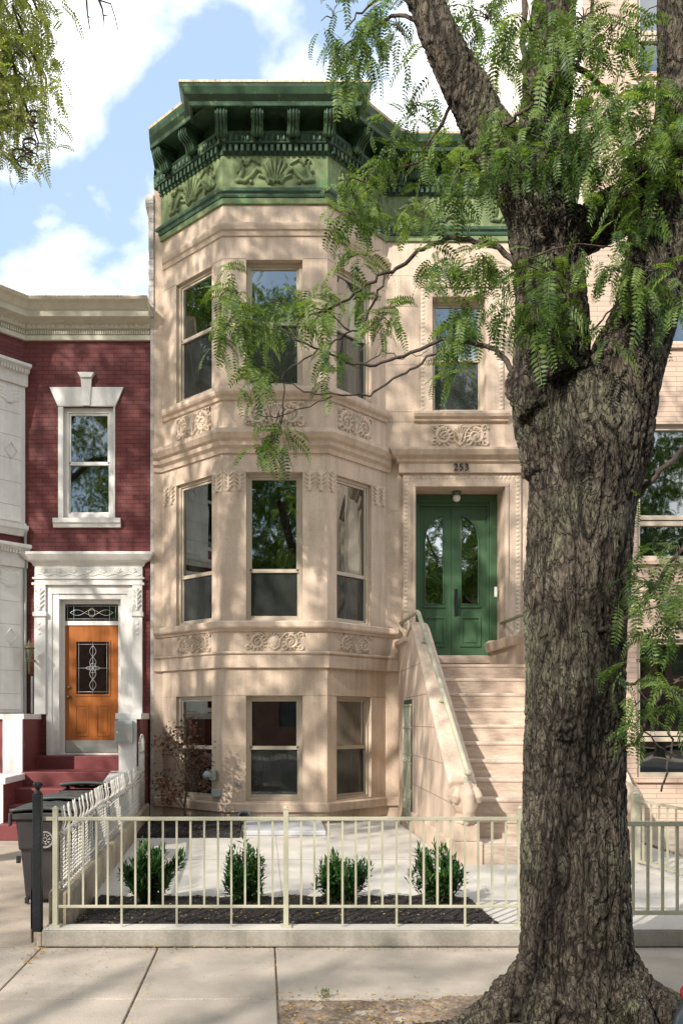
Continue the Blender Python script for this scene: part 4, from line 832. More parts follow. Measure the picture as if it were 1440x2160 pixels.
def post(x, y, z0, z1, parent, w2=.018, name='post'):
    g = MB().box(x-w2, x+w2, y-w2, y+w2, z0, z1); g.box(x-w2-.003, x+w2+.003, y-w2-.003, y+w2+.003, z1, z1+.012); g.lathe((x, y, z1+.012), [(w2, 0), (w2*.5, .012), (0, .016)], 8)
    p = g.build(name, 'fence', parent, bevel=.002)
    MB().box(x-w2*2.1, x+w2*2.1, y-w2*2.1, y+w2*2.1, z0, z0+.022).build('base_plate', 'fence', p, bevel=.003)
YFc = 6.10
xp = [-1.482, .163, 1.836]
for x in xp: post(x, YFc, .12, .965, FE)
MB().box(-1.60, 1.82, YFc-.014, YFc+.014, .886, .912).build('top_rail', 'fence', FE, bevel=.003)
MB().box(-1.47, 1.82, YFc-.01, YFc+.01, .262, .282).build('bottom_rail', 'fence', FE, bevel=.003)
pk = MB().box(-.007, .007, YFc-.007, YFc+.007, .282, .887).build('picket', 'fence', FE)
pl = MB().box(-.007, .007, YFc-.007, YFc+.007, .121, .887).build('picket', 'fence', FE); used = {0: 0, 1: 0}
def cp_obj(src, parent, off, rot=None):
    c = src.copy(); C.objects.link(c); c.parent = parent; c.matrix_parent_inverse = inv(parent); c.location = Vector(src.location)+Vector(off)
    if rot is not None: c.rotation_euler = rot
    return c
u0 = [146, 176, 204, 228, 257, 286, 315, 344, 373, 402, 431, 460, 488, 517, 546, 575, 635, 663, 692, 722, 750, 778, 806, 836, 865, 893, 922, 950, 980, 1008, 1037, 1066]
for i, u in enumerate(u0):
    x = (u-CX)*YFc/FP; src = pl if i in (4, 8, 12, 19, 23, 28) else pk; k = 0 if src is pk else 1
    if not used[k]: src.location.x = x; used[k] = 1; src.matrix_parent_inverse = inv(FE)
    else: c = cp_obj(src, FE, (0, 0, 0)); c.location.x = x
GT = thing('fence_gate', (3.2, 5.85, .12), 'pale khaki railing section crossing the walk just right of the tree trunk', 'fence')
Yg = 5.82
MB().box(1.95, 4.3, Yg-.014, Yg+.014, .88, .912).build('top_rail', 'fence', GT, bevel=.003); MB().box(1.95, 4.3, Yg-.012, Yg+.012, .275, .305).build('bottom_rail', 'fence', GT, bevel=.003)
for k in range(23): MB().box(2.02+.1*k-.008, 2.02+.1*k+.008, Yg-.008, Yg+.008, .305, .882).build('picket', 'fence', GT)
post(1.95, Yg, .0, .95, GT); post(4.32, Yg, .0, .95, GT)
SF = thing('side_fence', (3.9, 8.7, .1), 'pale khaki railing running back from the pavement to the right newel post', 'fence')
p0 = Vector((3.80, 8.72, 0)); p1 = Vector((4.35, 6.1, 0)); nS = 22
post(3.80, 8.72, .1, .85, SF, .035)
def barr(mb, a, b, w2, z0a, z1a, z0b, z1b):
    d = (b-a).normalized(); n = Vector((d.y, -d.x, 0))*w2
    mb.hexa([(*(a-n).xy, z0a), (*(a+n).xy, z0a), (*(b+n).xy, z0b), (*(b-n).xy, z0b), (*(a-n).xy, z1a), (*(a+n).xy, z1a), (*(b+n).xy, z1b), (*(b-n).xy, z1b)]); return mb
barr(MB(), p0, p1, .014, .775, .80, .70, .725).build('top_rail', 'fence', SF); barr(MB(), p0, p1, .012, .16, .185, .16, .185).build('bottom_rail', 'fence', SF)
for k in range(1, nS): q = p0.lerp(p1, k/nS); MB().box(q.x-.008, q.x+.008, q.y-.008, q.y+.008, .18, .78-.07*k/nS).build('picket', 'fence', SF)
kb = MB(); barr(kb, p0+Vector((.0, 0, 0)), p1, .06, -.1, .13, -.1, .13); tag(kb.build('walk_edging', 'yard'), 'pale concrete edging under the railing on the right of the walk', 'kerb wall')
# old white fence with twisted pickets
OF = thing('old_white_fence', (-1.6, 9, .36), 'rusting white iron fence of twisted rope pickets between the yards', 'fence')
def ofx(y): return -1.475-(y-6.25)*.0455
def twisted(L, r=.012, name='twisted_picket'):
    g = MB(); n = 26; vs = []
    for i in range(n+1):
        z = L*i/n; a = i*.9
        for k in range(4): b = a+k*math.pi/2; vs.append((r*math.cos(b), r*math.sin(b), z))
    fs = [(i*4+k, i*4+(k+1) % 4, (i+1)*4+(k+1) % 4, (i+1)*4+k) for i in range(n) for k in range(4)]
    g.add(vs, fs)
    # flat wavy finial above the rail
    zs = [L, L+.035, L+.07, L+.11, L+.15, L+.17]; ws = [.012, .007, .012, .013, .011, .008]; dx = [0, .012, .014, .006, .0, .0]
    vs = []
    for z, w_, d in zip(zs, ws, dx): vs += [(d-.004, -w_, z), (d+.004, -w_, z), (d+.004, w_, z), (d-.004, w_, z)]
    fs = [(i*4+k, i*4+(k+1) % 4, (i+1)*4+(k+1) % 4, (i+1)*4+k) for i in range(5) for k in range(4)]+[(20, 21, 22, 23)]
    g.add(vs, fs); g.ball((.012, 0, L-.035), .016, .022, .018, 8); return g
tp_ = twisted(.44).build(name='twisted_picket', m='oldfence', parent=OF)
nP = 62; y = 6.26
for k in range(nP):
    off = (ofx(y), y, .36)
    if k == 0: tp_.location = off
    else:
        c = tp_.copy(); C.objects.link(c); c.parent = OF; c.matrix_parent_inverse = inv(OF); c.location = off; c.rotation_euler = (random.uniform(-.03, .03), random.uniform(-.03, .03), random.uniform(-.12, .12))
    y += .092
yE = y
for z, r in ((.79, .015), (.42, .012)):
    g = MB(); g.tube([(ofx(yy), yy, z+.012*math.sin(yy*1.7)) for yy in np.linspace(6.2, yE, 24)], r, 6); g.build('rail', 'oldfence', OF)
tall = thing('old_white_gate', (-1.79, 12.3, .1), 'taller arched white iron lattice panel at the house end of the old fence', 'gate')
g = MB(); y0, y1 = yE+.03, yE+.72
for k in range(9):
    yy = y0+(y1-y0)*k/8; h = 1.28+.10*math.sin(k/8*math.pi); g.tube([(ofx(yy), yy, .2), (ofx(yy), yy, h)], .010, 5); g.ball((ofx(yy), yy, h), .018, .018, .03, 6)
for z in (.25, .85, 1.15): g.tube([(ofx(y0), y0, z), (ofx(y1), y1, z)], .013, 5)
for k in range(14):
    z = .3+.06*k; g.tube([(ofx(y0), y0, z), (ofx(y1), y1, z+.25)], .006, 4); g.tube([(ofx(y0), y0, z+.25), (ofx(y1), y1, z)], .006, 4)
g.build('lattice_panel', 'oldfence', tall)
# black post
BP = thing('black_gate_post', (-1.62, 6.08, 0), 'battered black square iron post with a knobbly finial at the left end of the kerb', 'post')
MB().box(-1.635, -1.575, 6.05, 6.12, .10, 1.075).build('post', 'black', BP, bevel=.004); MB().box(-1.65, -1.632, 6.06, 6.13, .12, .70).build('gate_jamb', 'black', BP, bevel=.003)
MB().box(-1.648, -1.638, 6.06, 6.10, .02, .4).build('rusty_strap', mk('rusty_iron', (.13, .06, .03), .9, var=.4, vs=20), BP)
g = MB(); g.lathe((-1.605, 6.085, 1.075), [(.035, 0), (.03, .012), (.015, .025), (.015, .035)], 10); g.ball((-1.605, 6.085, 1.135), .028, .028, .03, 10)
for k in range(6): a = k*math.pi/3; g.ball((-1.605+.024*math.cos(a), 6.085+.024*math.sin(a), 1.145), .012, .012, .018, 6)
g.build('finial', 'black', BP)
# ------------------------------------------------------------------ wheelie bins
def wheelie(x, y, rz, label, s=1.0, lid=0.0, slot='lid'):
    t = thing('wheeled_bin', (x, y, 0), label, 'bin', 'wheeled bins by the red steps'); t.rotation_euler = (0, 0, rz); t.scale = (s, s, s)
    def put(g, nm, m, par=t, bv=.006):
        o = g.build(nm, m, None, bevel=bv); o.parent = par; return o
    g = MB()
    lv = [(.185, .20, .0), (.20, .22, .05), (.235, .25, .50), (.25, .28, .52), (.275, .31, .86)]; vs = []
    for a, b, z in lv: vs += [(-a, -b, z+.04), (a, -b, z+.04), (a, b, z+.04), (-a, b, z+.04)]
    g.add(vs, [(i*4+k, i*4+(k+1) % 4, (i+1)*4+(k+1) % 4, (i+1)*4+k) for i in range(4) for k in range(4)]+[(3, 2, 1, 0)])
    put(g, 'body', 'bin', bv=.02)
    put(MB().box(-.31, .31, -.345, -.30, .86, .93).box(-.31, -.27, -.3, .33, .86, .93).box(.27, .31, -.3, .33, .86, .93).box(-.33, -.30, -.36, -.30, .80, .93), 'rim', 'bin', bv=.012)
    g = MB(); nx = 14; vs = []                   # slightly domed lid with an upturned front lip
    for j in range(9):
        for i in range(nx+1):
            X = -.315+.63*i/nx; Y = -.37+.75*j/8; z = .945+.05*math.cos(X*4.2)*math.cos((Y)*2.6)+(.018 if j == 0 else 0)+.012*math.sin(i*1.9)*(j > 1)+lid*(Y < .2)*(.2-Y)
            vs.append((X, Y, z))
    fs = [(j*(nx+1)+i, j*(nx+1)+i+1, (j+1)*(nx+1)+i+1, (j+1)*(nx+1)+i) for j in range(8) for i in range(nx)]
    g.add(vs, fs, True); o = put(g, 'lid', 'lid', bv=0); sd_ = o.modifiers.new('s', 'SOLIDIFY'); sd_.thickness = .03; sd_.offset = -1
    for sx in (-.2, .2):
        g = MB(); g.lathe((sx-.02, .22, .10), [(.0, 0), (.10, 0), (.10, .045), (.0, .045)], 18, (1, 0, 0)); put(g, 'wheel', 'rubber', bv=0)
    g = MB(); g.tube([(-.22, .36, .92), (.22, .36, .92)], .018, 8); put(g, 'handle', 'bin', bv=0)
    g = MB().box(-.2, -.16, -.235, -.20, .01, .07); g.box(.16, .20, -.235, -.20, .01, .07); g.box(-.275, -.235, -.27, -.23, .42, .49); put(g, 'foot', 'rubber')
    g = MB()                                      # round emblem on the front
    cz, cy, cx = .66, -.308, .02; tilt = .10
    def e(a, r): return (cx+r*math.cos(a), cy+(.0)-(r*math.sin(a))*tilt, cz+r*math.sin(a))
    for r in (.082, .072): g.tube([e(k/28*2*math.pi, r) for k in range(29)], .0022, 4)
    for k in range(8): a = k*math.pi/4; g.tube([e(a, .03), e(a+.12, .045), e(a, .062)], .0022, 4); g.tube([e(a+.25, .035), e(a+.4, .06)], .0018, 4)
    g.tube([e(k/12*2*math.pi, .02) for k in range(13)], .0022, 4); put(g, 'round_emblem', 'globe', bv=0)
    return t
wheelie(-1.90, 7.62, .02, 'nearest dark grey wheeled bin with a round white emblem, behind the black post', .87)
wheelie(-1.98, 8.75, -.05, 'second grey lidded wheeled bin standing behind the nearest one', .86)
wheelie(-2.02, 9.85, .08, 'rearmost wheeled bin with its warped lid ajar beside the old fence', .88, .10)
# ------------------------------------------------------------------ boxes on the bay wall
MT = thing('electric_meter', W(447, 1634, 12.60), 'round glass electric meter on a grey box at the left bay window', 'meter')
c = W(449, 1634, 12.62); g = MB().box(c[0]-.035, c[0]+.05, c[1]-.13, c[1]+.0, c[2]-.075, c[2]+.075); g.build('meter_box', 'meter', MT, bevel=.006)
g = MB(); g.lathe((c[0]-.05, c[1]-.10, c[2]), [(.065, 0), (.065, .05), (.05, .085), (.0, .09)], 20, (-.7, -.7, 0)); g.build('meter_dial', mk('meter_glass', (.30, .33, .32), .15, var=.4, vs=30), MT)
c = W(457, 1672, 12.60); jb = MB().box(c[0]-.07, c[0]+.07, c[1]-.12, c[1]+.0, c[2]-.055, c[2]+.055).build('junction_box', 'meter', bevel=.008); tag(jb, 'plain grey junction box below the electric meter', 'junction box')
# ------------------------------------------------------------------ parked car, only its rear corner is in the picture
CA = thing('parked_car', (3.6, 2.25, -.13), 'slate blue parked car whose rear corner shows at the bottom right', 'car')
def carbody():
    sec = []; L = 4.3
    # stations along the car from its rear (x=0) forward: (x, half width, z0, belt z, roof z, roof half width)
    sts = [(.0, .62, .30, .62, .66, .55), (.05, .74, .22, .72, .78, .62), (.16, .84, .20, .80, .95, .66), (.45, .88, .20, .88, 1.22, .62), (.9, .90, .20, .90, 1.40, .60), (1.7, .90, .20, .90, 1.45, .60), (2.4, .90, .20, .90, 1.38, .58), (3.0, .90, .20, .90, .98, .62), (3.9, .86, .22, .80, .84, .60), (4.2, .74, .26, .66, .70, .5), (4.3, .6, .34, .55, .58, .45)]
    vs = []
    for x, hw, z0, zb, zr, rw in sts:
        ring = [(-hw*.9, z0), (-hw, z0+.12), (-hw, zb-.1), (-hw*.96, zb), (-rw, zr-.04), (-rw*.8, zr), (rw*.8, zr), (rw, zr-.04), (hw*.96, zb), (hw, zb-.1), (hw, z0+.12), (hw*.9, z0)]
        vs += [(x, yy, z) for yy, z in ring]
    n = 12; fs = [(i*n+k, i*n+(k+1) % n, (i+1)*n+(k+1) % n, (i+1)*n+k) for i in range(len(sts)-1) for k in range(n)]+[tuple(range(n)), tuple(len(vs)-n+k for k in range(n))]
    return vs, fs
CXo, CYo, CZo = 1.36, 2.25, -.13
vs, fs = carbody(); g = MB().add([(x+CXo, y+CYo, z+CZo) for x, y, z in vs], fs, True); o = g.build('body', 'carpaint', CA); sb = o.modifiers.new('s', 'SUBSURF'); sb.levels = 2; sb.render_levels = 2
g = MB().hexa([(CXo+.62, CYo-.905, .72), (CXo+2.5, CYo-.905, .72), (CXo+2.3, CYo-.72, 1.12), (CXo+.8, CYo-.72, 1.12), (CXo+.62, CYo+.905, .72), (CXo+2.5, CYo+.905, .72), (CXo+2.3, CYo+.72, 1.12), (CXo+.8, CYo+.72, 1.12)]); g.build('side_windows', 'darkglass', CA)
for sg in (-1, 1):
    g = MB(); g.ball((CXo+.150, CYo+sg*.72, .64), .05, .08, .045, 12); g.build('tail_lamp', 'red', CA)
g = MB(); g.ball((CXo+.03, CYo+.42, .385), .10, .34, .11, 18); g.ball((CXo+.03, CYo-.42, .385), .10, .34, .11, 18); g.build('bumper_panel', 'carsilver', CA)
for wx in (CXo+.85, CXo+3.45):
    for sg in (-1, 1):
        g = MB(); g.lathe((wx, CYo+sg*.90, .19), [(0, -.11), (.30, -.11), (.32, -.06), (.32, .04), (.28, .06), (0, .04)], 28, (0, sg, 0)); wh = g.build('wheel', 'rubber', CA)
        g = MB(); g.lathe((wx, CYo+sg*.945, .19), [(0, .0), (.20, .0), (.19, .02), (0, .03)], 20, (0, sg, 0)); g.build('rim', 'carsilver', wh)
#@@TREES
# ------------------------------------------------------------------ noise on arrays
def h3(ix, iy, iz, s):
    n = (ix*374761393+iy*668265263+iz*2147483647*7+s*974711) & 0xffffffff; n = ((n ^ (n >> 13))*1274126177) & 0xffffffff; return ((n ^ (n >> 16)) & 0xffff)/65535.0
def vnoise(P, s=0):
    i = np.floor(P).astype(np.int64); f = P-i; f = f*f*(3-2*f); out = 0
    for dx in (0, 1):
        for dy in (0, 1):
            for dz in (0, 1):
                w_ = (f[:, 0] if dx else 1-f[:, 0])*(f[:, 1] if dy else 1-f[:, 1])*(f[:, 2] if dz else 1-f[:, 2]); out = out+w_*h3(i[:, 0]+dx, i[:, 1]+dy, i[:, 2]+dz, s)
    return out
def vor(P, s=0):               # distance between the two nearest cell centres: small on the cracks
    i = np.floor(P).astype(np.int64); f1 = np.full(len(P), 9.); f2 = np.full(len(P), 9.)
    for dx in (-1, 0, 1):
        for dy in (-1, 0, 1):
            for dz in (-1, 0, 1):
                c = i+np.array((dx, dy, dz)); q = np.stack([c[:, k]+h3(c[:, 0], c[:, 1], c[:, 2], s+k) for k in range(3)], 1)
                d = np.sqrt(((P-q)**2).sum(1)); nf = np.minimum(f1, d); f2 = np.minimum(np.maximum(f1, d), f2); f1 = nf
    return f2-f1, f1
def woody(tubes, name, parent, vox, amp=.016, fs=1.0, remesh=True):
    g = MB()
    for pts, rad, sd_ in tubes: g.tube(pts, rad, sd_)
    ob = g.build('tmp', 'bark', None)
    md = ob.modifiers.new('r', 'REMESH'); md.mode = 'VOXEL'; md.voxel_size = vox
    sm = ob.modifiers.new('s', 'SMOOTH'); sm.iterations = 4
    dg = bpy.context.evaluated_depsgraph_get(); me = bpy.data.meshes.new_from_object(ob.evaluated_get(dg)); bpy.data.objects.remove(ob)
    n = len(me.vertices); P = np.empty(n*3); me.vertices.foreach_get('co', P); P = P.reshape(-1, 3); Nn = np.empty(n*3); me.vertices.foreach_get('normal', Nn); Nn = Nn.reshape(-1, 3)
    wv = np.stack([vnoise(P*np.array((6, 6, 2.2)), s_)-.5 for s_ in (3, 4, 5)], 1)*.10+np.stack([vnoise(P*np.array((30, 30, 9)), s_)-.5 for s_ in (13, 14, 15)], 1)*.022
    Q = P+wv
    def rid(sc_, s_): return 1-np.abs(vnoise(Q*np.array(sc_)*fs, s_)*2-1)
    f1 = rid((24, 24, 3.4), 2); f2 = rid((40, 40, 7), 12); f3 = rid((60, 60, 14), 22); e1, c1 = vor(Q*np.array((17, 17, 7.5))*fs+3.1, 1); pat = vnoise(P*np.array((3, 3, 2)), 31)
    crk = np.maximum(np.clip((f1-.80)/.20, 0, 1), .8*np.clip((f2-.82)/.18, 0, 1)); hor = np.clip(1-e1/.10, 0, 1)*np.clip(pat*1.6-.2, .1, 1)*.75
    ridge = (1-np.maximum(crk, hor))*(1-.35*np.clip((f3-.8)/.2, 0, 1))
    fine = vnoise(P*np.array((110, 110, 50)), 8); big = vnoise(P*np.array((3.2, 3.2, 1.7)), 9)-.5; mid = vnoise(P*np.array((9, 9, 4)), 10)-.5
    D = amp*(ridge-.7)*1.3+.35*amp*(fine-.5)+amp*.7*(vnoise(Q*np.array((17, 17, 4)), 41)-.5)+.05*big*min(1, amp/.012)+.014*mid*min(1, amp/.012)
    P2 = P+Nn*D[:, None]; me.vertices.foreach_set('co', P2.astype(np.float32).ravel())
    at = me.attributes.new('furrow', 'FLOAT', 'POINT'); at.data.foreach_set('value', np.clip(ridge*.75+.25*fine, 0, 1).astype(np.float32))
    me.polygons.foreach_set('use_smooth', [True]*len(me.polygons)); me.materials.clear(); me.update()
    return link(name, me, 'bark', parent)
# ------------------------------------------------------------------ pinnate leaves
def frond(npair, L, lw, ll, pitch, droop, seed):
    r = np.random.default_rng(seed); V = []; F = []
    def rp(t):                   # point and direction along the drooping rachis
        a = R(pitch)-droop*t; 
        n_ = 12; x = z = 0
        for k in range(n_): tt = t*k/n_; aa = R(pitch)-droop*tt; x += math.cos(aa)*L*t/n_; z += math.sin(aa)*L*t/n_
        return np.array((x, 0, z)), np.array((math.cos(a), 0, math.sin(a)))
    for k in range(npair):
        t = .12+.86*k/(npair-1); p, d = rp(t); up = np.array((-d[2], 0, d[0])); sz = (.6+.55*math.sin(math.pi*(t*.8+.15)))
        for sg in (-1, 1):
            side = np.array((0, sg, 0)); dr = side*.88+d*.42+up*(-.18+.2*r.random()); dr /= np.linalg.norm(dr); wd = np.cross(dr, up); wd /= np.linalg.norm(wd)+1e-9
            l_ = ll*sz*(.85+.3*r.random()); w_ = lw*sz; o = len(V)
            V += [p, p+dr*l_*.4+wd*w_, p+dr*l_, p+dr*l_*.45-wd*w_]; F.append((o, o+1, o+2, o+3))
    pr = [rp(t)[0] for t in np.linspace(0, 1, 5)]
    for k in range(4): o = len(V); e = np.array((0, .0012, 0)); V += [pr[k]-e, pr[k]+e, pr[k+1]+e, pr[k+1]-e]; F.append((o, o+1, o+2, o+3))
    return np.array(V), np.array(F)
def bank(npair, L, lw, ll, n=8, droop=1.5, p0=30, p1=-50): return [frond(npair, L*(.8+.4*k/n), lw, ll, p0+(p1-p0)*k/(n-1), droop*(.6+.6*((k*5) % n)/n), 100+k) for k in range(n)]
def scatter(name, pts, yaws, scales, bk, m, parent, tilt=.5):
    VV = []; FF = []; o = 0; pts = np.asarray(pts); r = rng
    idx = r.integers(0, len(bk), len(pts))
    for b, (v, f) in enumerate(bk):
        k = np.where(idx == b)[0]
        if not len(k): continue
        ya = np.asarray(yaws)[k]; s_ = np.asarray(scales)[k]; c, s = np.cos(ya), np.sin(ya); ro = r.normal(0, tilt, len(k)); cr, sr = np.cos(ro), np.sin(ro)
        X = v[None, :, 0]*s_[:, None]; Y0 = v[None, :, 1]*s_[:, None]; Z0 = v[None, :, 2]*s_[:, None]
        Y = Y0*cr[:, None]-Z0*sr[:, None]*.3; Z = Z0+Y0*sr[:, None]
        Vx = X*c[:, None]-Y*s[:, None]+pts[k, 0][:, None]; Vy = X*s[:, None]+Y*c[:, None]+pts[k, 1][:, None]; Vz = Z+pts[k, 2][:, None]
        V = np.stack((Vx, Vy, Vz), 2).reshape(-1, 3); F = (f[None]+(np.arange(len(k))*len(v))[:, None, None]).reshape(-1, 4)+o; o += len(V); VV.append(V); FF.append(F)
    return fastmesh(name, np.concatenate(VV), np.concatenate(FF), m, parent)
BK = bank(11, .19, .0058, .031); BKc = bank(8, .26, .012, .055, droop=1.3); BKf = bank(7, .42, .026, .10, droop=1.2)
def infr(P, mu=0, mv=0):       # column and row in the photograph of a world point
    return CX+P[:, 0]*FP/P[:, 1], VH-(P[:, 2]-EYE)*FP/P[:, 1]
# ------------------------------------------------------------------ the big locust tree
TY = 4.45
T1 = thing('locust_tree', (1.63, TY, 0), 'big old locust tree with deeply furrowed grey bark forking in front of the house', 'tree')
def px(L, y0=TY): return [W(u, v, y0 if len(r) == 0 else r[0]) for u, v, *r in L]
def TB(L, sides=20):           # list of (u, v, radius px, depth)
    return ([W(u, v, y) for u, v, r, y in L], [r*y/FP for u, v, r, y in L], sides)
y = TY
tubes = [TB([(1215, 2230, 150, y), (1214, 2160, 138, y), (1213, 2090, 124, y), (1213, 2030, 116, y), (1213, 1950, 112, y), (1213, 1850, 111, y), (1213, 1700, 104, y), (1210, 1500, 101, y), (1213, 1300, 98, y), (1221, 1100, 101, y), (1228, 1000, 108, y), (1228, 920, 112, y), (1225, 850, 105, y), (1215, 800, 85, y)], 40),
    TB([(1165, 1000, 60, y), (1160, 900, 72, y), (1158, 830, 76, y), (1158, 750, 70, y), (1158, 650, 69, y), (1157, 560, 72, y), (1150, 500, 78, y), (1135, 440, 72, y), (1115, 390, 60, y)], 28),
    TB([(1250, 1050, 80, y), (1272, 950, 84, y), (1290, 870, 80, y-.05), (1318, 780, 70, y-.1), (1352, 690, 62, y-.1), (1380, 600, 58, y-.1), (1398, 520, 64, y-.1), (1415, 440, 68, y-.1), (1450, 370, 66, y-.1), (1500, 280, 60, y-.1), (1570, 150, 55, y-.1), (1680, -50, 50, y-.1), (1800, -400, 42, y)], 28),
    TB([(1160, 520, 52, y), (1220, 490, 50, y), (1290, 450, 46, y-.05), (1360, 405, 46, y-.1), (1410, 330, 45, y-.1), (1428, 240, 42, y-.1), (1434, 130, 42, y-.1), (1434, 0, 42, y-.1), (1430, -200, 40, y-.1), (1400, -520, 30, y)], 22),
    TB([(1120, 430, 62, y), (1088, 370, 55, y), (1062, 320, 48, y), (1020, 260, 44, y+.05), (975, 180, 41, y+.05), (930, 90, 40, y+.05), (895, 0, 38, y+.1), (850, -120, 36, y+.1), (790, -300, 32, y+.1), (700, -560, 24, y+.1)], 22),
    TB([(1140, 430, 60, y), (1138, 350, 48, y), (1142, 270, 44, y+.05), (1152, 200, 43, y+.05), (1162, 100, 42, y+.1), (1170, 0, 40, y+.1), (1180, -200, 38, y+.1), (1200, -480, 30, y+.1)], 22),
    TB([(1130, 870, 35, y-.12), (1098, 815, 30, y-.05), (1095, 790, 24, y)], 12), TB([(1180, 800, 60, y-.12), (1170, 770, 30, y-.12)], 14),
    TB([(1130, 700, 40, y-.1), (1150, 560, 55, y-.08)], 14), TB([(1190, 1560, 20, y-.21), (1185, 1535, 24, y-.22), (1185, 1515, 16, y-.21)], 10), TB([(1310, 1040, 30, y), (1330, 1050, 18, y)], 10)]
for a, L, r0, h0 in ((195, .95, .16, .24), (165, .60, .13, .20), (225, .50, .15, .25), (262, .42, .16, .27), (300, .50, .15, .24), (340, .75, .16, .26), (15, .85, .15, .25), (55, .45, .13, .2), (120, .4, .13, .2)):   # root flare
    c = Vector((1.63, TY, 0)); d = Vector((math.cos(R(a)), math.sin(R(a))*.72, 0)); wob = Vector((-d.y, d.x, 0))
    tubes.append(([tuple(c+d*.08+Vector((0, 0, h0+.25))), tuple(c+d*.22+Vector((0, 0, h0))), tuple(c+d*(.36)+Vector((0, 0, .15))), tuple(c+d*(.22+L*.45)+wob*.04+Vector((0, 0, .045))), tuple(c+d*(.22+L*.75)-wob*.03+Vector((0, 0, -.01))), tuple(c+d*(.22+L)+Vector((0, 0, -.06)))], [r0*.85, r0, r0*.75, r0*.5, r0*.35, r0*.2], 14))
trunk = woody(tubes, 'trunk', T1, .0085, .014)
def br(name, L, r0, r1, parent=T1, sides=7, m='twig', jit=.006):
    P = [Vector(W(u, v, y)) for u, v, y in L]; Q = []
    for i in range(len(P)-1):
        for k in range(4): Q.append(P[i].lerp(P[i+1], k/4)+Vector((random.gauss(0, jit), random.gauss(0, jit), random.gauss(0, jit)))*(1 if (i or k) else 0))
    Q.append(P[-1]); n = len(Q); return MB().tube(Q, [r0+(r1-r0)*i/(n-1) for i in range(n)], sides).build(name, m, parent)
a = TY
B1 = br('branch', [(1090, 560, a), (1050, 520, a+.1), (990, 506, a+.2), (940, 504, a+.25), (890, 525, a+.3), (850, 560, a+.35), (800, 582, a+.35), (750, 618, a+.4), (690, 655, a+.4), (630, 670, a+.4), (560, 655, a+.45), (500, 640, a+.5), (470, 628, a+.5)], .016, .004)
br('twig', [(812, 578, a+.35), (795, 630, a+.35), (762, 690, a+.4), (720, 712, a+.4), (660, 745, a+.4), (600, 785, a+.4), (560, 815, a+.4)], .007, .003, B1)
br('twig', [(740, 700, a+.4), (690, 660, a+.4), (640, 640, a+.4), (600, 600, a+.45)], .005, .002, B1)
B2 = br('branch', [(1092, 800, a-.1), (1062, 752, a+.1), (1020, 728, a+.15), (960, 714, a+.2), (920, 722, a+.25), (850, 752, a+.3), (790, 768, a+.3), (740, 768, a+.3), (700, 748, a+.35), (650, 726, a+.35), (600, 700, a+.35), (560, 690, a+.4)], .015, .003)
br('twig', [(925, 735, a+.25), (880, 775, a+.3), (830, 800, a+.3), (780, 832, a+.35), (700, 835, a+.35), (640, 825, a+.35), (590, 800, a+.35), (545, 785, a+.35)], .008, .003, B2)
br('twig', [(600, 785, a+.35), (597, 840, a+.35), (592, 900, a+.35), (575, 940, a+.35), (560, 975, a+.35)], .005, .002, B2)
br('twig', [(760, 770, a+.3), (810, 740, a+.3), (850, 755, a+.3), (900, 740, a+.3)], .004, .002, B2)
br('twig', [(700, 836, a+.35), (640, 860, a+.35), (580, 880, a+.35), (530, 870, a+.4)], .004, .002, B2)
br('branch', [(1330, 1062, a), (1370, 1020, a-.05), (1400, 985, a-.1), (1460, 930, a-.1), (1530, 850, a-.1)], .016, .013)
B3 = br('branch', [(1262, 1330, a-.23), (1290, 1330, a-.25), (1330, 1300, a-.3), (1370, 1260, a-.3), (1410, 1190, a-.3), (1460, 1120, a-.3)], .013, .009)
br('twig', [(1350, 1290, a-.3), (1400, 1275, a-.3), (1450, 1262, a-.3)], .004, .003, B3)
B4 = br('branch', [(1308, 1455, a-.15), (1330, 1440, a-.2), (1360, 1432, a-.2), (1410, 1434, a-.25), (1470, 1420, a-.3)], .009, .006)
B5 = br('branch', [(1302, 1582, a-.1), (1340, 1568, a-.2), (1362, 1520, a-.2), (1380, 1480, a-.2), (1400, 1450, a-.25), (1460, 1428, a-.3)], .010, .007)
br('twig', [(1345, 1455, a-.2), (1380, 1490, a-.2), (1412, 1530, a-.2), (1417, 1570, a-.2), (1405, 1620, a-.2), (1393, 1670, a-.2)], .006, .005, B5)
br('twig', [(1350, 1540, a-.2), (1390, 1575, a-.2), (1435, 1598, a-.2)], .005, .002, B5)
B6 = br('branch', [(1290, 215, a), (1270, 180, a-.1), (1215, 145, a-.2), (1240, 60, a-.2), (1260, -60, a-.2)], .012, .008)
br('branch', [(1058, 265, a-.1), (1100, 240, a-.2), (1160, 170, a-.2), (1215, 140, a-.2), (1260, 170, a-.2), (1290, 215, a-.15)], .010, .010)
br('branch', [(1107, 200, a+.1), (1104, 120, a+.1), (1105, 0, a+.1), (1104, -150, a+.1)], .016, .015)
br('branch', [(1075, 580, a), (1120, 545, a-.25), (1200, 515, a-.3), (1290, 520, a-.3)], .006, .003)
br('branch', [(1230, 700, a-.05), (1260, 690, a-.2), (1300, 640, a-.2), (1310, 600, a-.2)], .006, .003)
br('branch', [(900, 50, a+.1), (840, 30, a+.3), (780, 60, a+.4), (740, 90, a+.5), (700, 110, a+.5)], .012, .004); br('branch', [(880, 10, a+.1), (820, -20, a+.3), (760, 20, a+.4), (730, 60, a+.4)], .010, .004)
br('branch', [(975, 180, a+.1), (930, 260, a+.3), (880, 340, a+.4), (800, 380, a+.5), (740, 420, a+.5)], .012, .004)
br('branch', [(1040, 300, a+.1), (1000, 340, a+.3), (960, 380, a+.4), (930, 420, a+.4)], .010, .004)
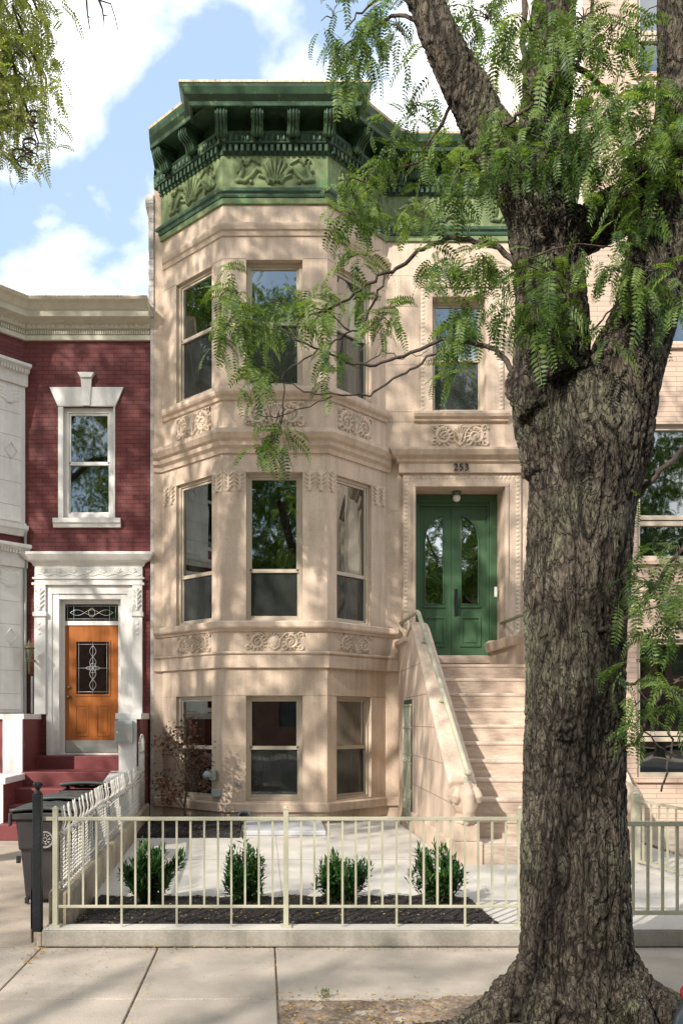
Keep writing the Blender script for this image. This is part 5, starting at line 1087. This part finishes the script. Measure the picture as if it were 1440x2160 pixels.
CL = [(492, 632, 45, 48, 26, .45), (480, 700, 34, 45, 20, .45), (545, 690, 42, 50, 22, .42), (595, 650, 38, 45, 20, .42), (650, 668, 36, 30, 16, .4), (700, 648, 30, 24, 10, .4), (690, 775, 26, 44, 14, .35), (537, 815, 26, 38, 16, .35), (590, 895, 18, 30, 9, .35), (572, 945, 34, 34, 16, .35), (735, 560, 36, 50, 18, .35), (800, 690, 34, 44, 18, .3), (745, 640, 24, 26, 8, .35), (940, 600, 60, 60, 34, .25), (965, 690, 60, 50, 34, .2), (1020, 570, 40, 60, 24, .2), (960, 780, 22, 30, 8, .2),
    (740, 470, 36, 60, 28, .4), (800, 440, 60, 60, 22, .4), (880, 470, 60, 50, 20, .3), (935, 450, 50, 50, 16, .3), (770, 400, 50, 50, 26, .45), (970, 400, 45, 60, 26, .2), (1000, 300, 50, 60, 30, .3),
    (720, 130, 46, 60, 26, .5), (700, 50, 24, 40, 8, .5), (770, 60, 60, 60, 34, .4), (840, 70, 50, 50, 26, .3), (780, 150, 50, 44, 26, .4), (860, 240, 60, 60, 22, .4), (830, 320, 40, 50, 18, .4), (900, 330, 50, 50, 14, .3), (940, 30, 70, 50, 26, .3), (1030, 60, 60, 70, 40, .3), (1060, 130, 50, 60, 30, .3), (1000, 150, 40, 40, 16, .3),
    (1120, 90, 50, 80, 34, -.2), (1190, 140, 60, 70, 36, -.2), (1230, 60, 60, 70, 40, -.2), (1290, 90, 50, 80, 34, -.2), (1350, 60, 40, 60, 20, -.1), (1130, 240, 60, 60, 34, -.2), (1210, 260, 70, 60, 48, -.3), (1290, 250, 60, 60, 44, -.3), (1360, 230, 50, 60, 36, -.3), (1420, 300, 40, 70, 32, -.3), (1330, 330, 70, 60, 56, -.35), (1240, 350, 70, 60, 56, -.35), (1150, 330, 50, 60, 36, -.3), (1060, 300, 50, 60, 34, -.2), (1020, 400, 40, 50, 22, -.1), (1100, 380, 50, 60, 34, -.3), (1390, 380, 60, 60, 40, -.35), (1300, 430, 50, 40, 22, -.3),
    (1140, 590, 55, 60, 32, -.35), (1190, 640, 55, 55, 34, -.35), (1130, 660, 50, 50, 26, -.35), (1225, 560, 30, 40, 10, -.35), (1325, 540, 34, 50, 18, -.35), (1380, 590, 60, 60, 44, -.4), (1430, 640, 40, 70, 30, -.4), (1350, 640, 34, 44, 14, -.4), (1280, 715, 20, 20, 5, -.3), (1040, 660, 30, 40, 12, .1), (1160, 700, 40, 30, 16, -.3),
    (1380, 1250, 50, 44, 30, -.35), (1430, 1180, 34, 70, 24, -.4), (1345, 1215, 30, 30, 14, -.3), (1420, 1330, 40, 50, 30, -.35), (1340, 1350, 30, 26, 8, -.3), (1340, 1500, 32, 44, 22, -.25), (1410, 1470, 40, 50, 26, -.35), (1310, 1420, 20, 30, 6, -.2), (1335, 1060, 26, 12, 5, -.1)]
pts = []; tw = MB()
for u, v, ru, rv, n, dy in CL:
    nt_ = max(2, n//4); base = [W(u+random.gauss(0, ru*.45), v-rv*.35+random.gauss(0, rv*.4), TY+dy+random.gauss(0, .12)) for _ in range(nt_)]
    c = Vector(W(u, v-rv*.3, TY+dy))
    for b in base:
        b = Vector(b); mid = (b+c)/2+Vector((0, 0, .02)); tw.tube([tuple(c), tuple(mid), tuple(b)], [.0035, .003, .002], 4, False)
    for k in range(int(n*((1.5 if v > 560 else 1.05) if u < 1000 and v > 360 else (1.1 if u < 1000 else .85)))):
        b = random.choice(base); pts.append((b[0]+random.gauss(0, .03), b[1]+random.gauss(0, .04), b[2]+random.gauss(0, .04)))
tag(tw.build('twigs', 'twig', T1, fixn=False), kind='stuff')
pts = np.array(pts); n = len(pts)
scatter('crown', pts, rng.uniform(0, 2*np.pi, n), rng.uniform(.75, 1.2, n), BK, 'leaf', T1)
def crown(name, c, rad, n, parent, keep, bk=BKc, m='leaf', clump=26, cr_=.55):
    c = np.array(c); P = []
    nc = max(1, n//clump)
    d = rng.normal(size=(nc, 3)); d /= np.linalg.norm(d, axis=1)[:, None]; q = c+d*np.array(rad)*(rng.uniform(.25, 1, nc)**.55)[:, None]
    P = np.repeat(q, clump, axis=0)+rng.normal(0, cr_*.5, (nc*clump, 3))*np.array((1, 1, .6)); P = P[keep(P)]
    return scatter(name, P, rng.uniform(0, 2*np.pi, len(P)), rng.uniform(.8, 1.3, len(P)), bk, m, parent), q
def outside(P):                 # only what grows above or beside the view of the street front
    u, v = infr(P); ok = (P[:, 1] < .3) | (u < -70) | (u > 1560) | (v < -110); return ok & (P[:, 2] > 2.6)
crown('upper_crown', (2.3, 4.6, 9.6), (4.2, 3.6, 3.0), 5000, T1, outside)
# ------------------------------------------------------------------ locust tree on the left, its branches hang into the picture
LX, LY = -7.6, 4.6
T2 = thing('locust_tree', (LX, LY, 0), 'left street tree with yellow green hanging branches against the sky', 'tree')
def simple_trunk(T, x, y, h, r, tips, nm='trunk'):
    tb = [([(x, y, -.1), (x+.02, y, .3), (x+.05, y, 1.5), (x, y+.05, 3), (x+.1, y, h)], [r*1.6, r*1.15, r, r*.9, r*.75], 18)]
    for a_, b_, c_ in tips: tb.append(([(x+.05, y, h-.4), ((x*2+a_)/3, (y*2+b_)/3, h+(c_-h)*.45), ((x+a_*2)/3, (y+b_*2)/3, h+(c_-h)*.75), (a_, b_, c_)], [r*.6, r*.42, r*.28, r*.08], 9))
    return woody(tb, nm, T, .035, .02, .8)
simple_trunk(T2, LX, LY, 4.6, .28, [(-10, 3, 11), (-5.2, 3.2, 12.4), (-5.0, 6.8, 10.5), (-8, 5, 14), (-9.5, 6.5, 11), (-5.8, 1.5, 10.0), (-3.6, 8.4, 9.2), (-10.5, 1.0, 9.5)])
crown('crown', (-7.6, 4.0, 11.6), (5.4, 4.6, 4.8), 12500, T2, lambda P: outside(P))
BL = []; tw = MB()
YH = 8.6
for k in range(80):
    u = random.uniform(-120, 120); v = random.uniform(-140, 330)
    lim = 165 if v < 120 else (135 if v < 260 else 125-(v-260)*.35)
    if u > lim: continue
    top = Vector(W(u-random.uniform(20, 60), v-random.uniform(40, 120), YH+random.gauss(0, .4))); bot = Vector(W(min(u, lim-30), v+30, YH+random.gauss(0, .4)))
    tw.tube([tuple(top), tuple(top.lerp(bot, .5)+Vector((.05, 0, .03))), tuple(bot)], [.012, .008, .003], 5, False)
    for j in range(27):
        f = random.random(); q = top.lerp(bot, f)+Vector((random.gauss(0, .14), random.gauss(0, .2), random.gauss(0, .12))); uu, vv = infr(np.array([q]))
        if uu[0] < (152 if vv[0] < 300 else 156-(vv[0]-300)*.9) and vv[0] < 375: BL.append(tuple(q))
for c, r_ in (((75, 250), 12), ((62, 300), 14), ((55, 335), 12), ((30, 245), 10)):       # curled seed pods
    for k in range(3):
        q = Vector(W(c[0]+random.gauss(0, 8), c[1]+random.gauss(0, 8), YH-.3)); tw.tube([(q.x+.06*math.cos(t), q.y+.03*math.sin(t*1.3), q.z+.07*math.sin(t)) for t in np.linspace(0, 5.2, 14)], .008, 5)
tw.tube([W(-160, -220, YH), W(-90, -40, YH), W(-20, 60, YH), W(30, 140, YH), W(60, 240, YH)], [.05, .04, .03, .02, .01], 8)
tag(tw.build('hanging_branches', 'twig', T2, fixn=False), kind='stuff'); n = len(BL)
scatter('hanging_leaves', np.array(BL), rng.uniform(0, 2*np.pi, n), rng.uniform(.8, 1.25, n), bank(10, .24, .009, .036), 'leaf2', T2)
# bare twigs against the sky at the top
BT = MB()
BT.tube([W(170, -220, 6.2), W(182, -80, 6.2), W(183, 0, 6.2), W(185, 30, 6.2), W(190, 62, 6.2)], [.02, .014, .009, .006, .004], 6)
BT.tube([W(180, -100, 6.2), W(205, -10, 6.2), W(216, 18, 6.2), W(220, 45, 6.2), W(220, 70, 6.2)], [.014, .010, .007, .005, .003], 6)
BT.tube([W(208, 0, 6.2), W(234, 8, 6.2), W(243, 35, 6.2), W(250, 66, 6.2)], [.006, .005, .004, .003], 5); BT.tube([W(218, 32, 6.2), W(229, 34, 6.2)], [.005, .003], 5); BT.tube([W(186, 34, 6.2), W(191, 38, 6.2)], [.005, .003], 5)
BT.tube([W(170, -220, 6.2), W(60, -420, 5.8), (-4.4, 5.0, 8.4), (-7.0, 4.6, 6.6)], [.02, .035, .06, .09], 7)
o = BT.build('bare_twigs', 'twig', T2, fixn=False)
# trees across the street, seen in the window glass and shading the facade
for i, (x, y, lab) in enumerate(((-9.5, -7.4, 'leafy street tree across the road to the left'), (-1.8, -10.6, 'leafy street tree across the road opposite the tan house'), (8.8, -10.4, 'leafy street tree across the road to the right'), (17.2, -10.4, 'leafy street tree across the road, farthest to the right'))):
    T = thing('street_tree', (x, y, 0), lab, 'tree', 'street trees across the road')
    simple_trunk(T, x, y, 4, .22, [(x-2, y+1, 11), (x+2, y, 13), (x, y-2, 12), (x+.5, y+2, 10)])
    crown('crown', (x, y, (11.8 if i == 1 else 10.3) if i else 10.0), (5.6, 3.6, 8.0 if i == 1 else 6.6) if i else (5.0, 3.8, 4.4), (19000 if i == 1 else 12500) if i else 2600, T, lambda P: P[:, 2] > 2.2, BKf if i else BKc, 'leaf', 40, .9)
T = thing('street_tree', (-13.6, 12.4, 0), 'leafy tree beyond the red house, outside the picture to the left', 'tree')
simple_trunk(T, -13.6, 12.4, 4, .2, [(-15, 12, 10), (-12, 13, 12), (-13, 11, 13)])
crown('crown', (-13.4, 12.8, 11.0), (3.6, 4.0, 6.4), 7500, T, lambda P: P[:, 2] > 2.6, BKf, 'leaf', 40, .9)
#@@PLANTS
# ------------------------------------------------------------------ shrubs, maple, beds, litter
def bed(name, x0, x1, y0, y1, z, label, poly=None):
    t = thing(name, ((x0+x1)/2, (y0+y1)/2, z), label, 'mulch'); t['kind'] = 'stuff'
    nx, ny = int((x1-x0)/.025), int((y1-y0)/.025); V = []; 
    X, Y = np.meshgrid(np.linspace(x0, x1, nx+1), np.linspace(y0, y1, ny+1)); P = np.stack((X.ravel(), Y.ravel(), np.zeros(X.size)), 1)
    ed = np.minimum.reduce([X-x0, x1-X, Y-y0, y1-Y]).ravel(); P[:, 2] = z+np.clip(ed*1.5, 0, .05)+.035*(vnoise(P*9, 21)-.3)+.02*vnoise(P*40, 22)
    F = [(j*(nx+1)+i, j*(nx+1)+i+1, (j+1)*(nx+1)+i+1, (j+1)*(nx+1)+i) for j in range(ny) for i in range(nx)]
    o = fastmesh('mulch_soil', P, np.array(F), 'mulch', t); o['kind'] = 'stuff'
    n = int((x1-x0)*(y1-y0)*1400); c = np.stack((rng.uniform(x0+.02, x1-.02, n), rng.uniform(y0+.02, y1-.02, n), np.zeros(n)), 1); c[:, 2] = z+.045+.03*vnoise(c*9, 21)
    a1 = rng.uniform(0, 6.28, n); L = rng.uniform(.008, .028, n); w_ = rng.uniform(.003, .008, n); tl = rng.uniform(-.5, .5, n)
    d = np.stack((np.cos(a1)*L, np.sin(a1)*L, tl*L), 1); s_ = np.stack((-np.sin(a1)*w_, np.cos(a1)*w_, w_*.4), 1)
    V = np.stack((c-d-s_, c+d-s_, c+d+s_, c-d+s_), 1).reshape(-1, 3); F = np.arange(n*4).reshape(-1, 4); ch = fastmesh('bark_chips', V, F, M['chips'], t); ch['kind'] = 'stuff'
M['chips'] = leaf_mat('mulch_chips', (.012, .010, .008), (.17, .12, .085), 0, 40, .8)
bed('front_mulch_bed', -1.40, 1.74, 6.19, 7.22, .06, 'black mulch bed behind the front fence with four shrubs')
bed('maple_mulch_bed', -1.72, -.30, 10.9, 12.9, .09, 'dark mulch bed under the small maple at the bay window')
def lance(l, w_, n=6):
    out = []
    for k in range(n):
        el = R(75-22*k); V = []; F = []
        for j in range(7):
            a_ = j*2.4+k; e = R(20+9*j); d = np.array((math.cos(a_)*math.cos(e), math.sin(a_)*math.cos(e), math.sin(e))); s_ = np.array((-math.sin(a_), math.cos(a_), 0)); up = np.cross(d, s_)
            o = len(V); p = np.array((0, 0, .012*j)); ll = l*(.8+.4*((j*7+k) % 5)/5)
            V += [p, p+d*ll*.45+s_*w_+up*.002, p+d*ll-np.array((0, 0, .006)), p+d*ll*.45-s_*w_+up*.002]; F.append((o, o+1, o+2, o+3))
        out.append((np.array(V), np.array(F)))
    return out
LB = lance(.072, .0098)
def shrub(x, y, w2, h, label, n=230, extra=None, seed=0, top=1.0):
    T = thing('laurel_shrub', (x, y, .1), label, 'shrub', 'dark green shrubs planted behind the front fence'); r = random.Random(seed); g = MB(); P = []
    for k in range(34):
        a_ = r.uniform(0, 6.28); f = r.random()**.5; ex = math.cos(a_)*w2*f*(.8+.4*r.random()); ey = math.sin(a_)*w2*f*.8; hh = h*(1-.5*f*f*top)*(.50+.55*r.random())
        b0 = Vector((x+ex*.15, y+ey*.15, .09)); b1 = Vector((x+ex*.7, y+ey*.7, .1+hh*.5)); b2 = Vector((x+ex, y+ey, .1+hh)); g.tube([tuple(b0), tuple(b1), tuple(b2)], [.005, .004, .002], 4, False)
        m_ = n//28
        for j in range(m_):
            t = .12+.88*(j/(m_-1))**.9; q = b0.lerp(b1, min(1, t*2)) if t < .5 else b1.lerp(b2, t*2-1); P.append((q.x+r.gauss(0, .018), q.y+r.gauss(0, .018), q.z+r.gauss(0, .014)))
    for (ax, az) in (extra or []):
        b0 = Vector((x, y, .2)); b2 = Vector((x+ax, y-.02, az)); g.tube([tuple(b0), tuple(b0.lerp(b2, .6)+Vector((0, 0, -.02))), tuple(b2)], [.004, .003, .002], 4, False)
        for j in range(9): q = b0.lerp(b2, .6+.4*j/8); P.append(tuple(q))
    g.build('stems', 'twig', T, fixn=False); n = len(P); scatter('foliage', np.array(P), rng.uniform(0, 6.28, n), rng.uniform(.8, 1.2, n), LB, 'shrub', T, .5)
ys_ = 6.95
def sx(u): return (u-CX)*ys_/FP
shrub(sx(317), ys_, .215, .50, 'leftmost shrub behind the fence, widest, with one stray shoot to its right', 330, [(.27, .44), (.24, .40)], 1)
shrub(sx(512), ys_, .18, .50, 'second shrub from the left, tall and pointed, left of the middle fence post', 290, [(.16, .40)], 2, 1.5)
shrub(sx(725), ys_, .225, .34, 'third shrub from the left, lowest and rounded, right of the middle fence post', 280, None, 3, .5)
shrub(sx(922), ys_, .20, .43, 'rightmost shrub behind the fence, in front of the stoop newel', 290, [(.12, .38)], 4, .6)
def star(l, n=5):
    out = []
    for k in range(5):
        V = []; F = []; tilt = (k-2)*.4
        for j in range(n):
            a_ = (j-(n-1)/2)*.62; ll = l*(1-.22*abs(j-(n-1)/2)); d = np.array((math.cos(a_), math.sin(a_), -.35+tilt*.2)); s_ = np.array((-math.sin(a_), math.cos(a_), 0)); o = len(V)
            V += [np.zeros(3), d*ll*.45+s_*l*.12, d*ll, d*ll*.45-s_*l*.12]; F.append((o, o+1, o+2, o+3))
        out.append((np.array(V), np.array(F)))
    return out
T = thing('maple_sapling', W(392, 1745, 12.0), 'small maroon leaved maple sapling in front of the left basement window', 'tree')
g = MB(); Ym = 11.75; P = []
def mb3(L, r0, r1):
    Q = [Vector(W(u, v, Ym+dy)) for u, v, dy in L]; g.tube([tuple(q) for q in Q], [r0+(r1-r0)*i/(len(Q)-1) for i in range(len(Q))], 6); return Q
mb3([(392, 1752, 0), (391, 1715, 0), (389, 1700, 0), (394, 1670, 0), (398, 1640, .02), (396, 1600, 0), (398, 1560, 0), (404, 1520, 0)], .022, .005)
for L in ([(389, 1705, 0), (378, 1680, -.02), (360, 1668, 0), (345, 1650, 0)], [(394, 1680, 0), (386, 1640, .05), (370, 1600, 0), (345, 1575, 0)], [(397, 1640, 0), (415, 1600, -.1), (432, 1585, 0)], [(396, 1620, 0), (376, 1580, 0), (350, 1548, .1)], [(398, 1660, 0), (420, 1650, .0), (436, 1655, 0)], [(389, 1710, 0), (370, 1690, 0), (350, 1690, 0)], [(398, 1580, 0), (385, 1550, 0), (380, 1530, 0)]): mb3(L, .008, .003)
for c in ((345, 1650, 22, 20, 90), (365, 1675, 26, 16, 80), (352, 1690, 22, 8, 30), (348, 1575, 24, 24, 90), (375, 1555, 26, 20, 80), (398, 1530, 22, 22, 70), (398, 1580, 34, 30, 150), (405, 1625, 34, 26, 120), (430, 1600, 22, 24, 60), (390, 1655, 30, 20, 80), (425, 1655, 22, 18, 50), (338, 1640, 10, 20, 20)):
    for k in range(int(c[4]*1.35)): P.append(W(random.gauss(c[0], c[2]*.5), random.gauss(c[1], c[3]*.55), Ym+random.gauss(0, .10)))
g.build('trunk', 'twig', T); n = len(P); scatter('crown', np.array(P), rng.uniform(0, 6.28, n), rng.uniform(.6, 1.2, n), star(.056), 'maple', T, .7)
# weed by the pavement edge
T = thing('weed', W(690, 2104, 4.93), 'little green weed at the pavement edge above the bare soil', 'weed'); P = [W(690+random.gauss(0, 9), 2098+random.gauss(0, 6), 4.93+random.gauss(0, .02)) for _ in range(16)]
scatter('leaves', np.array(P), rng.uniform(0, 6.28, 16), rng.uniform(.2, .35, 16), LB, 'leaf', T)
g = MB()
for p in P[:6]: g.tube([W(690, 2109, 4.93), p], .0015, 4, False)
g.build('stalk', 'twig', T, fixn=False)
# fallen leaves
def litter(name, regs, label, m='litter'):
    V = []
    for x0, x1, y0, y1, z, n, s_ in regs:
        for _ in range(n):
            x, y = random.uniform(x0, x1), random.uniform(y0, y1); a_ = random.uniform(0, 6.28); l = s_*random.uniform(.6, 1.3); w_ = l*random.uniform(.25, .45); d = (math.cos(a_)*l, math.sin(a_)*l); e = (-math.sin(a_)*w_, math.cos(a_)*w_); zz = z+.003+random.random()*.004
            V += [(x-d[0], y-d[1], zz), (x+e[0], y+e[1], zz+.006), (x+d[0], y+d[1], zz+.002), (x-e[0], y-e[1], zz+.004)]
    V = np.array(V); o = fastmesh(name, V, np.arange(len(V)).reshape(-1, 4), m); return tag(o, label, 'leaves', kind='stuff')
litter('fallen_leaves', [(-1.8, 1.9, 5.93, 6.02, 0, 150, .009), (-1.6, 3, 4.95, 6.0, 0, 60, .010), (-1.62, -1.5, 5.6, 6.0, 0, 40, .014), (-.80, -.68, 4.2, 6, 0, 60, .008), (.04, .12, 4.95, 6, 0, 50, .008), (-1.4, 1.7, 6.25, 7.15, .14, 200, .012), (.1, 3.0, 3.5, 4.88, .04, 900, .014), (-1.6, -.4, 11, 12.3, .15, 90, .012), (-3.2, -1.6, 5.6, 11, .002, 120, .012), (-2.4, .1, 3.6, 6.0, 0, 70, .008), (3, 4.4, 6.3, 10, .1, 60, .012)], 'small yellow and brown fallen locust leaflets scattered on the pavement and soil')
litter('soil_debris', [(.1, 3.1, 3.45, 4.88, .03, 2200, .008), (-1.6, 1.8, 5.9, 6.02, 0, 260, .006), (-2.2, 2.6, 4.2, 6.0, 0, 220, .004), (-1.4, 3.4, 6.3, 12, .10, 200, .006), (-1.7, -1.0, 5.3, 6.0, 0, 90, .006), (1.0, 2.2, 3.6, 4.3, .08, 700, .010)], 'dark bark crumbs and dirt around the tree and along the kerb', M['chips'])
